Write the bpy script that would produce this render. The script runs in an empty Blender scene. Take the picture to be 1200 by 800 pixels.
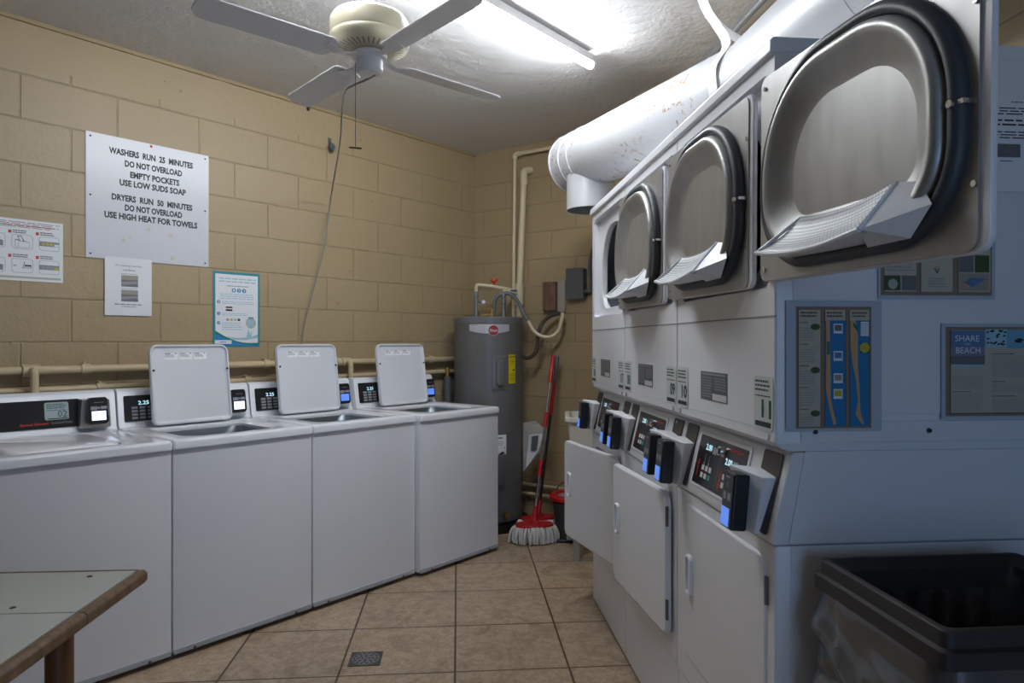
import bpy, bmesh, math, random
from mathutils import Matrix, Vector
R = math.radians
sc = bpy.context.scene
COL = sc.collection
random.seed(7)

# ------------------------------------------------------------------ camera, world, light, exposure
EYE = 1.33
cd = bpy.data.cameras.new('camera'); cam = bpy.data.objects.new('camera', cd); COL.objects.link(cam)
cd.sensor_width = 36; cd.lens = 24; cd.clip_start = .02
cam.location = (0, 0, EYE); cam.rotation_euler = (R(90), 0, 0)
sc.camera = cam
w = bpy.data.worlds.new('world'); sc.world = w; w.use_nodes = True
w.node_tree.nodes['Background'].inputs[0].default_value = (.30, .48, .85, 1)
w.node_tree.nodes['Background'].inputs[1].default_value = .5
sc.view_settings.view_transform = 'Standard'; sc.view_settings.look = 'None'
sc.view_settings.gamma = 1; sc.view_settings.use_curve_mapping = False
sc.view_settings.exposure = 0.0
TUBE_E = 120.0          # emission of the fluorescent tube
def area(name, loc, rot, sx, sy, power, color):
    l = bpy.data.lights.new(name, 'AREA'); l.shape = 'RECTANGLE'; l.size = sx; l.size_y = sy
    l.energy = power; l.color = color
    o = bpy.data.objects.new(name, l); COL.objects.link(o); o.location = loc; o.rotation_euler = rot
    return o
# daylight entering through the open doorway in the rear wall, behind the camera
area('doorway_daylight', (.75, -2.25, 1.1), (R(90), 0, 0), 1.0, 2.0, 18, (.36, .61, 1.0))

# ------------------------------------------------------------------ materials
MATS = {}
def mat(name, col, rough=.5, metal=0.0, emit=None, es=0, spec=.5, coat=0, alpha=1, trans=0):
    if name in MATS: return MATS[name]
    m = bpy.data.materials.new(name); m.use_nodes = True
    b = m.node_tree.nodes['Principled BSDF']
    b.inputs['Base Color'].default_value = (*col, 1); b.inputs['Roughness'].default_value = rough
    b.inputs['Metallic'].default_value = metal; b.inputs['Specular IOR Level'].default_value = spec
    b.inputs['Coat Weight'].default_value = coat
    if emit: b.inputs['Emission Color'].default_value = (*emit, 1); b.inputs['Emission Strength'].default_value = es
    b.inputs['Alpha'].default_value = alpha; b.inputs['Transmission Weight'].default_value = trans
    MATS[name] = m
    return m
class NT:
    def __init__(s, m): s.t = m.node_tree; s.b = s.t.nodes['Principled BSDF']
    def n(s, ty, **kw):
        o = s.t.nodes.new(ty)
        for k, v in kw.items():
            if k in o.inputs.keys(): o.inputs[k].default_value = v
            else: setattr(o, k, v)
        return o
    def l(s, a, b): s.t.links.new(a, b)
    def coords(s, loc=(0,0,0), scale=(1,1,1), src='Object'):
        tc = s.n('ShaderNodeTexCoord'); mp = s.n('ShaderNodeMapping')
        mp.inputs['Location'].default_value = loc; mp.inputs['Scale'].default_value = scale
        s.l(tc.outputs[src], mp.inputs['Vector']); return mp.outputs['Vector']
    def noise(s, vec, scale, detail=4, rough=.5):
        x = s.n('ShaderNodeTexNoise'); x.inputs['Scale'].default_value = scale
        x.inputs['Detail'].default_value = detail; x.inputs['Roughness'].default_value = rough
        if vec is not None: s.l(vec, x.inputs['Vector'])
        return x.outputs['Fac']
    def ramp(s, fac, stops):
        r = s.n('ShaderNodeValToRGB'); e = r.color_ramp.elements
        while len(e) < len(stops): e.new(.5)
        for q, (p, c) in zip(e, stops): q.position = p; q.color = (*c, 1) if len(c) == 3 else c
        s.l(fac, r.inputs['Fac']); return r.outputs['Color']
    def mix(s, fac, a, b, blend='MIX'):
        x = s.n('ShaderNodeMix'); x.data_type = 'RGBA'; x.blend_type = blend
        for v, i in ((fac, 0), (a, 6), (b, 7)):
            if isinstance(v, (int, float)): x.inputs[i].default_value = v
            elif isinstance(v, tuple): x.inputs[i].default_value = (*v, 1)
            else: s.l(v, x.inputs[i])
        return x.outputs[2]
    def math(s, op, a, b=0.0):
        x = s.n('ShaderNodeMath'); x.operation = op
        for i, v in enumerate((a, b)):
            if isinstance(v, (int, float)): x.inputs[i].default_value = v
            else: s.l(v, x.inputs[i])
        return x.outputs[0]
    def bump(s, h, strength, dist, prev=None):
        x = s.n('ShaderNodeBump'); x.inputs['Strength'].default_value = strength; x.inputs['Distance'].default_value = dist
        s.l(h, x.inputs['Height'])
        if prev is not None: s.l(prev, x.inputs['Normal'])
        s.l(x.outputs[0], s.b.inputs['Normal']); return x.outputs[0]

def wall_material(name, xo, zo, flip=0):
    m = mat(name, (.42, .33, .21), .45); t = NT(m)
    tc = t.n('ShaderNodeTexCoord'); sp = t.n('ShaderNodeSeparateXYZ'); t.l(tc.outputs['Object'], sp.inputs[0])
    cb = t.n('ShaderNodeCombineXYZ')
    t.l(t.math('ADD', sp.outputs['X'], xo), cb.inputs['X']); t.l(t.math('ADD', sp.outputs['Z'], zo), cb.inputs['Y'])
    # a little waviness in the courses
    nz = t.n('ShaderNodeTexNoise'); nz.inputs['Scale'].default_value = 6
    t.l(tc.outputs['Object'], nz.inputs['Vector'])
    va = t.n('ShaderNodeVectorMath'); va.operation = 'MULTIPLY_ADD'
    t.l(nz.outputs['Color'], va.inputs[0]); va.inputs[1].default_value = (.006, .006, 0); t.l(cb.outputs[0], va.inputs[2])
    br = t.n('ShaderNodeTexBrick'); br.offset = .5; br.offset_frequency = 2; br.squash = 1
    for k, v in (('Scale', 1), ('Mortar Size', .0055), ('Mortar Smooth', .6), ('Bias', 0), ('Brick Width', .41), ('Row Height', .2045)):
        br.inputs[k].default_value = v
    t.l(va.outputs[0], br.inputs['Vector'])
    br.inputs['Color1'].default_value = (0, 0, 0, 1); br.inputs['Color2'].default_value = (1, 1, 1, 1)
    top = t.n('ShaderNodeMath'); top.operation = 'LESS_THAN'; t.l(sp.outputs['Z'], top.inputs[0]); top.inputs[1].default_value = 2.60
    joint = t.math('MULTIPLY', br.outputs['Fac'], top.outputs[0])
    big = t.noise(tc.outputs['Object'], 1.3, 3); fine = t.noise(tc.outputs['Object'], 55, 6, .7)
    c = t.mix(big, (.36, .270, .152), (.42, .322, .190))
    dirt_shade = t.ramp(t.noise(tc.outputs['Object'], 9, 5, .7), [(.40, (0, 0, 0)), (.62, (1, 1, 1))])
    c = t.mix(t.math('MULTIPLY', joint, t.math('MULTIPLY', dirt_shade, .34)), c, (.19, .135, .075))  # patchy joint dirt, with some of the joints' shade put into the colour
    # small pits
    vo = t.n('ShaderNodeTexVoronoi'); vo.inputs['Scale'].default_value = 7; t.l(tc.outputs['Object'], vo.inputs['Vector'])
    pit = t.ramp(vo.outputs['Distance'], [(.0, (1, 1, 1)), (.035, (1, 1, 1)), (.05, (0, 0, 0))])
    c = t.mix(t.math('MULTIPLY', pit, .5), c, (.2, .15, .1))
    t.l(c, t.b.inputs['Base Color'])
    h = t.math('SUBTRACT', t.math('MULTIPLY', fine, .30), t.math('MULTIPLY', joint, 1.0))
    h = t.math('SUBTRACT', h, t.math('MULTIPLY', pit, .6))
    mid = t.noise(tc.outputs['Object'], 14, 4, .6)
    h = t.math('ADD', h, t.math('MULTIPLY', mid, .55))
    t.bump(h, .6, .012)
    t.b.inputs['Roughness'].default_value = .42
    return m

def m_ceiling():
    m = mat('ceiling_plaster', (.60, .585, .57), .7); t = NT(m); v = t.coords()
    a = t.noise(v, 9, 8, .62); b = t.noise(v, 42, 4, .6)
    c = t.mix(t.noise(v, 1.1, 3), (.70, .685, .67), (.79, .775, .76)); t.l(c, t.b.inputs['Base Color'])
    rg = t.ramp(a, [(.42, (0, 0, 0)), (.60, (1, 1, 1))])
    t.bump(t.math('ADD', rg, t.math('MULTIPLY', b, .5)), .42, .008); return m
def m_tile():
    m = mat('floor_tile', (.42, .32, .22), .35); t = NT(m)
    v = t.coords()
    br = t.n('ShaderNodeTexBrick'); br.offset = 0; br.offset_frequency = 1
    for k, q in (('Scale', 1), ('Mortar Size', .0045), ('Mortar Smooth', .15), ('Brick Width', .464), ('Row Height', .446)):
        br.inputs[k].default_value = q
    br.inputs['Color1'].default_value = (.47, .37, .27, 1); br.inputs['Color2'].default_value = (.53, .42, .305, 1)
    t.l(v, br.inputs['Vector'])
    w = t.n('ShaderNodeTexNoise'); w.inputs['Scale'].default_value = 3.2; w.inputs['Detail'].default_value = 9; w.inputs['Distortion'].default_value = 1.6
    w.inputs['Roughness'].default_value = .62; t.l(v, w.inputs['Vector'])
    mott = t.ramp(w.outputs['Fac'], [(.30, (.50, .40, .31)), (.46, (.86, .82, .77)), (.52, (1.0, .98, .96)), (.60, (.80, .72, .64)), (.75, (1.05, 1.03, 1))])
    c = t.mix(.8, br.outputs['Color'], mott, 'MULTIPLY')
    vein = t.noise(v, 11, 8, .75); vr = t.ramp(vein, [(.46, (1, 1, 1)), (.5, (.62, .50, .40)), (.53, (1, 1, 1))])
    c = t.mix(.75, c, vr, 'MULTIPLY')
    c = t.mix(br.outputs['Fac'], c, (.085, .05, .03)); t.l(c, t.b.inputs['Base Color'])
    t.bump(t.math('SUBTRACT', t.math('ADD', t.math('MULTIPLY', w.outputs['Fac'], .7), t.math('MULTIPLY', vein, .5)), br.outputs['Fac']), .6, .006)
    t.b.inputs['Roughness'].default_value = .38; return m
def m_duct():
    m = mat('painted_duct_metal', (.60, .61, .63), .38, .1); t = NT(m); v = t.coords()
    spots = t.noise(v, 34, 6, .7); zone = t.noise(v, 2.6, 2)
    k = t.math('MULTIPLY', t.ramp(spots, [(.565, (0, 0, 0)), (.61, (1, 1, 1))]), t.ramp(zone, [(.48, (0, 0, 0)), (.55, (1, 1, 1))]))
    c = t.mix(k, (.60, .61, .63), (.34, .15, .04)); t.l(c, t.b.inputs['Base Color'])
    t.bump(t.noise(v, 8, 3), .15, .006); return m
def m_steel():
    m = mat('galvanised_steel', (.46, .46, .45), .42, .7); t = NT(m); v = t.coords(scale=(1, 1, .25))
    a = t.noise(v, 30, 4); t.l(t.ramp(a, [(.3, (.36, .355, .345)), (.7, (.42, .415, .40))]), t.b.inputs['Base Color'])
    t.l(t.ramp(t.noise(v, 60, 3), [(.3, (.38,)*3), (.7, (.47,)*3)]), t.b.inputs['Roughness']); return m
def m_screen_mesh():
    m = mat('perforated_white_plastic', (.62, .63, .66), .45); t = NT(m); tc = t.n('ShaderNodeTexCoord')
    sp = t.n('ShaderNodeSeparateXYZ'); t.l(tc.outputs['UV'], sp.inputs[0])
    def dots(ax, n):
        f = t.math('FRACT', t.math('MULTIPLY', ax, n)); return t.math('GREATER_THAN', t.math('ABSOLUTE', t.math('SUBTRACT', f, .5)), .23)
    k = t.math('MULTIPLY', dots(sp.outputs['X'], 34), dots(sp.outputs['Y'], 12))
    t.l(t.mix(k, (.66, .67, .70), (.07, .075, .085)), t.b.inputs['Base Color'])
    t.bump(k, .6, -.003); return m
def m_wood(name, c1, c2, sc_=(12, 12, 1.2), rough=.45):
    m = mat(name, c1, rough); t = NT(m); v = t.coords(scale=sc_)
    t.l(t.ramp(t.noise(v, 3.5, 8, .65), [(.3, c1), (.7, c2)]), t.b.inputs['Base Color']); return m
def m_fabric_mop():
    m = mat('mop_yarn', (.66, .64, .61), .95); return m
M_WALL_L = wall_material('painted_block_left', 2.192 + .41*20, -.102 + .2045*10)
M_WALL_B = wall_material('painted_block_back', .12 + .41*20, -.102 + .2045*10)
M_CEIL, M_TILE, M_DUCT, M_STEEL, M_SCRN = m_ceiling(), m_tile(), m_duct(), m_steel(), m_screen_mesh()
M_ENAM = mat('white_enamel', (.77, .78, .82), .28, spec=.5)
M_TOP = mat('glossy_enamel_top', (.77, .78, .82), .14, spec=.6)
M_ENAM2 = mat('white_plastic', (.78, .79, .82), .4)
M_BLACK = mat('black_plastic', (.012, .012, .014), .35)
M_GASK = mat('dark_rubber_gasket', (.045, .05, .058), .5)
M_DRUM = mat('drum_steel', (.20, .23, .26), .35, .75)
M_PANEL = mat('black_console_film', (.012, .012, .015), .28)
M_BROWN = mat('brown_coin_plate', (.045, .036, .032), .45)
M_RED = mat('red_ink', (.55, .04, .02), .5)
M_WHITEINK = mat('white_ink', (.62, .62, .62), .5)
M_CYAN = mat('lit_cyan_digits', (.1, .6, .8), .4, emit=(.60, .88, 1), es=.9)
M_LCD = mat('lit_blue_screen', (.1, .2, .6), .3, emit=(.10, .24, .80), es=.8)
M_LCDW = mat('lit_white_screen', (.6, .65, .9), .3, emit=(.66, .74, 1), es=1.5)
M_CHROME = mat('chrome', (.65, .65, .66), .18, 1)
M_BRASS = mat('brass', (.45, .30, .10), .35, .9)
M_CREAM = mat('cream_painted_pipe', (.55, .44, .27), .42)
M_CREAM2 = mat('pale_plastic_pipe', (.68, .58, .40), .4)
M_GREYPL = mat('grey_plastic', (.105, .115, .13), .5)
M_TANK = mat('grey_tank_paint', (.135, .134, .135), .33, spec=.5)
M_PAPER = mat('white_paper', (.80, .81, .84), .75)
M_INK = mat('dark_ink', (.02, .02, .022), .6)
M_GINK = mat('grey_print', (.30, .31, .33), .7)
M_GREENINK = mat('green_print', (.015, .08, .055), .6)
M_REDPL = mat('red_plastic', (.50, .012, .015), .35)
M_DKPL = mat('dark_grey_plastic', (.03, .03, .034), .45)
M_FANC = mat('aged_cream_metal', (.62, .56, .40), .35)
M_WHITE = mat('white_paint', (.84, .84, .85), .4)
M_RUST = m_wood('weathered_wood', (.11, .055, .035), (.22, .13, .085), (14, 14, 2), .8)
M_WOODE = m_wood('oak_edging', (.13, .072, .034), (.27, .165, .09))
M_LEG = m_wood('dark_stained_wood', (.10, .038, .016), (.20, .085, .036), rough=.3)
M_LAM = mat('grey_laminate', (.60, .62, .58), .45)
M_MOP = m_fabric_mop()
M_TEXT = mat('sign_lettering', (.012, .014, .018), .5)
M_SIGN = mat('sign_board', (.64, .65, .70), .28)

# ------------------------------------------------------------------ mesh helpers
class MB:
    def __init__(s): s.v = []; s.f = []; s.m = []; s.sm = []; s.uv = {}
    def add(s, vs, fs, mi=0, smooth=False):
        o = len(s.v); s.v += [tuple(p) for p in vs]
        for f in fs: s.f.append(tuple(i + o for i in f)); s.m.append(mi); s.sm.append(smooth)
        return s
    def box(s, x0, x1, y0, y1, z0, z1, mi=0):
        vs = [(x0,y0,z0),(x1,y0,z0),(x1,y1,z0),(x0,y1,z0),(x0,y0,z1),(x1,y0,z1),(x1,y1,z1),(x0,y1,z1)]
        return s.add(vs, [(0,3,2,1),(4,5,6,7),(0,1,5,4),(1,2,6,5),(2,3,7,6),(3,0,4,7)], mi)
    def prism(s, poly, ax, a0, a1, mi=0, smooth=False):
        """poly: 2-D points; ax: axis of extrusion ('x': poly=(y,z), 'y': (x,z), 'z': (x,y))"""
        def P(p, a): return {'x': (a, p[0], p[1]), 'y': (p[0], a, p[1]), 'z': (p[0], p[1], a)}[ax]
        n = len(poly); vs = [P(p, a0) for p in poly] + [P(p, a1) for p in poly]
        fs = [tuple(range(n)), tuple(range(2*n-1, n-1, -1))] + [(i, i+n, (i+1) % n + n, (i+1) % n) for i in range(n)]
        return s.add(vs, fs, mi, smooth)
    def loft(s, rings, mi=0, smooth=True, cap0=False, cap1=False, closed=True):
        n = len(rings[0]); vs = [p for r in rings for p in r]; fs = []
        for k in range(len(rings)-1):
            for i in range(n if closed else n-1):
                j = (i+1) % n; fs.append((k*n+i, k*n+j, (k+1)*n+j, (k+1)*n+i))
        if cap0: fs.append(tuple(range(n-1, -1, -1)))
        if cap1: fs.append(tuple((len(rings)-1)*n + i for i in range(n)))
        return s.add(vs, fs, mi, smooth)
    def lathe(s, prof, c=(0,0,0), n=32, mi=0, axis='z', caps=True, smooth=True):
        rings = []
        for r, h in prof:
            ring = []
            for i in range(n):
                a = 2*math.pi*i/n; x, y = r*math.cos(a), r*math.sin(a)
                p = {'z': (x, y, h), 'y': (x, h, -y), 'x': (h, x, y)}[axis]
                ring.append((c[0]+p[0], c[1]+p[1], c[2]+p[2]))
            rings.append(ring)
        return s.loft(rings, mi, smooth, caps, caps)
    def tube(s, pts, r, n=12, mi=0, caps=True):
        pts = [Vector(p) for p in pts]; rs = r if isinstance(r, (list, tuple)) else [r]*len(pts)
        rings = []; ref = None
        for i, p in enumerate(pts):
            d = (pts[min(i+1, len(pts)-1)] - pts[max(i-1, 0)]).normalized()
            if ref is None: ref = Vector((0,0,1)) if abs(d.z) < .9 else Vector((1,0,0))
            a = (ref - d*ref.dot(d)).normalized(); ref = a; b = d.cross(a)
            rings.append([tuple(p + (a*math.cos(2*math.pi*k/n) + b*math.sin(2*math.pi*k/n))*rs[i]) for k in range(n)])
        return s.loft(rings, mi, True, caps, caps)
    def xform(s, M):
        s.v = [tuple(M @ Vector(p)) for p in s.v]; return s
    def build(s, name, mats, parent=None, bevel=0, seg=2, loc=None, rot=None, ang=35):
        me = bpy.data.meshes.new(name); me.from_pydata(s.v, [], s.f)
        for m in (mats if isinstance(mats, (list, tuple)) else [mats]): me.materials.append(m)
        me.polygons.foreach_set('material_index', s.m)
        bm = bmesh.new(); bm.from_mesh(me); bmesh.ops.recalc_face_normals(bm, faces=bm.faces); bm.to_mesh(me); bm.free()
        me.polygons.foreach_set('use_smooth', [True]*len(s.f))
        me.set_sharp_from_angle(angle=R(ang))
        o = bpy.data.objects.new(name, me); COL.objects.link(o)
        if parent is not None: o.parent = parent
        if loc: o.location = loc
        if rot: o.rotation_euler = rot
        if bevel:
            b = o.modifiers.new('bevel', 'BEVEL'); b.width = bevel; b.segments = seg; b.limit_method = 'ANGLE'; b.angle_limit = R(40)
            b.harden_normals = True
        return o
def smoothpath(pts, k=6):
    """Catmull-Rom through the points"""
    P = [Vector(p) for p in pts]; P = [P[0]*2-P[1]] + P + [P[-1]*2-P[-2]]; out = []
    for i in range(1, len(P)-2):
        for j in range(k):
            t = j/k; a, b, c, d = P[i-1:i+3]
            out.append(.5*((2*b) + (c-a)*t + (2*a-5*b+4*c-d)*t*t + (3*b-a-3*c+d)*t**3))
    out.append(P[-2]); return out
def elbowpath(pts, r=.04, k=5):
    P = [Vector(p) for p in pts]; out = [P[0]]
    for i in range(1, len(P)-1):
        a = (P[i-1]-P[i]); b = (P[i+1]-P[i]); rr = min(r, a.length*.45, b.length*.45)
        A = P[i]+a.normalized()*rr; B = P[i]+b.normalized()*rr
        for j in range(k+1):
            t = j/k; out.append(A*(1-t)**2 + P[i]*2*t*(1-t) + B*t*t)
    out.append(P[-1]); return out
def rrect(x0, x1, z0, z1, rad, n=7):
    """rounded rectangle outline, counter-clockwise; rad = r or (bl, br, tr, tl)"""
    if not isinstance(rad, (tuple, list)): rad = (rad,)*4
    rad = [max(r, .0006) for r in rad]; o = []
    for (cx, cz, r, a0) in ((x0, z0, rad[0], 180), (x1, z0, rad[1], 270), (x1, z1, rad[2], 0), (x0, z1, rad[3], 90)):
        sx = 1 if cx == x0 else -1; sz = 1 if cz == z0 else -1
        for i in range(n+1):
            a = R(a0 + 90*i/n); o.append((cx + sx*r + r*math.cos(a), cz + sz*r + r*math.sin(a)))
    return o
def inset(x0, x1, z0, z1, rad, d, n=7):
    return rrect(x0+d, x1-d, z0+d, z1-d, [max(r-d, .001) for r in (rad if isinstance(rad, (tuple, list)) else (rad,)*4)], n)
def ring_y(pts, y): return [(p[0], y, p[1]) for p in pts]
def ring_z(pts, z): return [(p[0], p[1], z) for p in pts]

def tag(o, label=None, cat=None, group=None, kind=None):
    if label: o['label'] = label
    if cat: o['category'] = cat
    if group: o['group'] = group
    if kind: o['kind'] = kind
    return o
def empty(name, loc, rz, label, cat, group=None):
    o = bpy.data.objects.new(name, None); COL.objects.link(o); o.location = loc; o.rotation_euler = (0, 0, rz); o.empty_display_size = .1
    return tag(o, label, cat, group)
def copy_tree(o, parent=None):
    c = o.copy(); COL.objects.link(c)
    if parent is not None: c.parent = parent
    for ch in list(o.children): copy_tree(ch, c)
    return c

# ---- flat print (signs, stickers, flyers): base sheet with ink layers, all one mesh
_tc = {}
def text_mesh(body, bold=0.0):
    key = (body, bold)
    if key in _tc: return _tc[key]
    cu = bpy.data.curves.new('t', 'FONT'); cu.body = body; cu.size = 1; cu.offset = bold; cu.resolution_u = 2
    ob = bpy.data.objects.new('t', cu); COL.objects.link(ob)
    dg = bpy.context.evaluated_depsgraph_get(); me = bpy.data.meshes.new_from_object(ob.evaluated_get(dg))
    vs = [(v.co.x, v.co.y) for v in me.vertices]; fs = [tuple(p.vertices) for p in me.polygons]
    bpy.data.objects.remove(ob); bpy.data.curves.remove(cu); bpy.data.meshes.remove(me)
    _tc[key] = (vs, fs); return vs, fs
class Print:
    """x to the right, z up, ink stacked towards -y"""
    def __init__(s, base=None, x0=0, x1=0, z0=0, z1=0, thick=.0012, rad=0):
        s.mb = MB(); s.mats = []; s.eps = .00035; s.layer = 0
        if base is not None:
            pts = rrect(x0, x1, z0, z1, rad, 4) if rad else [(x0,z0),(x1,z0),(x1,z1),(x0,z1)]
            s.mb.prism(pts, 'y', -thick, 0, s.mi(base)); s.y = -thick
        else: s.y = 0
    def mi(s, m):
        if m not in s.mats: s.mats.append(m)
        return s.mats.index(m)
    def poly(s, pts, m, L=1):
        s.mb.add([(p[0], s.y - s.eps*L, p[1]) for p in pts], [tuple(range(len(pts)))], s.mi(m))
    def rect(s, x0, x1, z0, z1, m, L=1): s.poly([(x0,z0),(x1,z0),(x1,z1),(x0,z1)], m, L)
    def disc(s, cx, cz, r, m, L=1, n=20): s.poly([(cx+r*math.cos(2*math.pi*i/n), cz+r*math.sin(2*math.pi*i/n)) for i in range(n)], m, L)
    def text(s, body, cx, cz, w, h, m, L=2, bold=0.0):
        vs, fs = text_mesh(body, bold)
        if not vs: return
        xs = [v[0] for v in vs]; ys = [v[1] for v in vs]; a, b, c, d = min(xs), max(xs), min(ys), max(ys)
        s.mb.add([(cx+(x-(a+b)/2)*w/(b-a), s.y-s.eps*L, cz+(y-(c+d)/2)*h/(d-c)) for x, y in vs], fs, s.mi(m))
    def lines(s, x0, x1, z0, z1, n, m, L=1, fill=.45, ragged=.15):
        rnd = random.Random(int(abs(x0*977+z0*7919)*1000)); dz = (z1-z0)/n
        for i in range(n):
            e = x1 - (x1-x0)*ragged*rnd.random(); x = x0; zc = z0 + (i+.5)*dz
            while x < e - .001:
                wl = min((x1-x0)*(.08+.14*rnd.random()), e-x); s.rect(x, x+wl, zc-dz*fill/2, zc+dz*fill/2, m, L); x += wl + (x1-x0)*.025
    def build(s, name, parent=None, M=None, **kw):
        if M is not None: s.mb.xform(M)
        return s.mb.build(name, s.mats, parent, **kw)
def T(x, y, z, rx=0, ry=0, rz=0):
    return Matrix.Translation((x, y, z)) @ Matrix.Rotation(rz, 4, 'Z') @ Matrix.Rotation(rx, 4, 'X') @ Matrix.Rotation(ry, 4, 'Y')

# ------------------------------------------------------------------ plan of the room (metres, camera at the origin)
CEIL = 2.81
C = Vector((-.291, 5.41))                         # far corner
u = Vector((.648, .7615)); nrm = Vector((-.7615, .648)); RZ_L = math.atan2(u.y, u.x)       # left wall, away from camera
bw = Vector((.829, -.559)); RZ_B = math.atan2(bw.y, bw.x)                                  # back wall, to the right
rr = Vector((.0872, -.9962)); RZ_R = math.atan2(rr.y, rr.x)                                # right wall, towards camera
RWX = 1.40
def wall(name, a, b, m, origin=None, thick=.15):
    """vertical wall from a to b, room on its right-hand side when walking a->b means y axis points out of the room"""
    a, b = Vector(a), Vector(b); d = b - a; rz = math.atan2(d.y, d.x); L = d.length
    mb = MB().box(0, L, 0, thick, 0, CEIL)
    o = mb.build(name, m); o.location = (a.x, a.y, 0); o.rotation_euler = (0, 0, rz); tag(o, kind='structure'); return o
Lf = C - u*6.3                                     # left wall's camera-side end
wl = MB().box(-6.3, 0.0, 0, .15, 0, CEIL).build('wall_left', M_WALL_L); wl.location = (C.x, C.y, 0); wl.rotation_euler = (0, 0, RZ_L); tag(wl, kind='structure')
s_ = (RWX - C.x - .0873*C.y)/(.829 - .0873*.559); D = C + bw*s_
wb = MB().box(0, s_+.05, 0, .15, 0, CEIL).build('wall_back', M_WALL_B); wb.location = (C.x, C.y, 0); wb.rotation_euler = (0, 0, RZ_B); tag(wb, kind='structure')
E = Vector((RWX + .0873*2.0, -2.0))
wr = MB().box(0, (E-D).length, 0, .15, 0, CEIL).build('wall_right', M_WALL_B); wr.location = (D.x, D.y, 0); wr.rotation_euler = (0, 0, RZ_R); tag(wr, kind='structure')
Lb = Lf + Vector((.7615, -.648))*((Lf.y+2.0)/.648)
# side wall behind the camera on the left, and the rear wall with its doorway
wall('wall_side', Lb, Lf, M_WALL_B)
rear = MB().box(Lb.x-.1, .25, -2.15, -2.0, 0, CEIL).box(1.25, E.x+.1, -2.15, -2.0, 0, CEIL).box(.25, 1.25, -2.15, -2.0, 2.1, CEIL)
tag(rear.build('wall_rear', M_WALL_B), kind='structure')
fr = MB().box(.20, .25, -2.17, -1.98, 0, 2.15).box(1.25, 1.30, -2.17, -1.98, 0, 2.15).box(.25, 1.25, -2.17, -1.98, 2.10, 2.15)
tag(fr.build('door_1', M_WHITE), kind='structure')
poly = [(C.x, C.y), (D.x, D.y), (E.x, E.y), (Lb.x, Lb.y), (Lf.x, Lf.y)]
def slab(name, z0, z1, m, grow, origin, rz):
    cx = sum(p[0] for p in poly)/5; cy = sum(p[1] for p in poly)/5
    inv = Matrix.Rotation(-rz, 2)
    pts = [inv @ (Vector((cx+(p[0]-cx)*grow, cy+(p[1]-cy)*grow)) - Vector(origin)) for p in poly]
    o = MB().prism([tuple(p) for p in pts], 'z', z0, z1).build(name, m); o.location = (*origin, 0); o.rotation_euler = (0, 0, rz); return tag(o, kind='structure')
slab('floor', -.1, 0, M_TILE, 1.06, (-.2294, 2.749), R(4.52))
bpy.data.objects['floor'].data.materials[0] = M_TILE
slab('ceiling', CEIL, CEIL+.1, M_CEIL, 1.06, (0, 0), 0)
tr = MB().box(-6.3, 0, -.012, 0, CEIL-.02, CEIL).build('trim_1', mat('tan_trim_paint', (.33, .245, .13), .5)); tr.location = (C.x, C.y, 0); tr.rotation_euler = (0, 0, RZ_L); tag(tr, kind='structure')

def onL(px, py, off=0.0):
    """left wall: signed distance along it from the corner (<0 towards camera) and height, for a sight line"""
    q = (px-600)/800; o = C - nrm*off; t = (o.x - o.y*q)/(u.x - u.y*q); z = o.y - u.y*t
    return -t, EYE + (400-py)*z/800
def onB(px, py, off=0.0):
    q = (px-600)/800; nb = Vector((.559, .829)); o = C - nb*off; s = (q*o.y - o.x)/(bw.x - q*bw.y); z = o.y + bw.y*s
    return s, EYE + (400-py)*z/800
def Lw(s, v=0, z=0): p = C + u*s - nrm*v; return (p.x, p.y, z)
def Bw(s, v=0, z=0): p = C + bw*s - Vector((.559, .829))*v; return (p.x, p.y, z)
def W(px, py, z):  return ((px-600)/800*z, z, EYE + (400-py)*z/800)

# ------------------------------------------------------------------ washers
WW = .667
def card_reader(parent, x, y, z, tilt, screen, w=.072, h=.125, d=.045):
    b = MB().prism([(-w/2, -h/2+.012), (-w/2+.012, -h/2), (w/2-.012, -h/2), (w/2, -h/2+.012), (w/2-.004, h/2-.01), (w/2-.012, h/2), (-w/2+.012, h/2), (-w/2+.004, h/2-.01)], 'y', -d, 0)
    o = b.build('card_reader', M_BLACK, parent, bevel=.003, loc=(x, y, z), rot=(tilt, 0, 0))
    sc_ = Print(screen, -w*.34, w*.34, -h*.36, -h*.02, .0015); sc_.build('reader_screen', o, T(0, -d, 0))
    p = Print(M_GINK, -w*.38, -w*.08, h*.03, h*.16, .001); p.rect(w*.1, w*.4, h*.05, h*.16, M_GINK, 0); p.rect(w*-.06, w*.06, h*.06, h*.14, M_GINK, 0)
    p.lines(-w*.2, w*.3, h*.28, h*.33, 1, M_GINK, 0); p.build('reader_keys', o, T(0, -d, 0))
    return o
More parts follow.
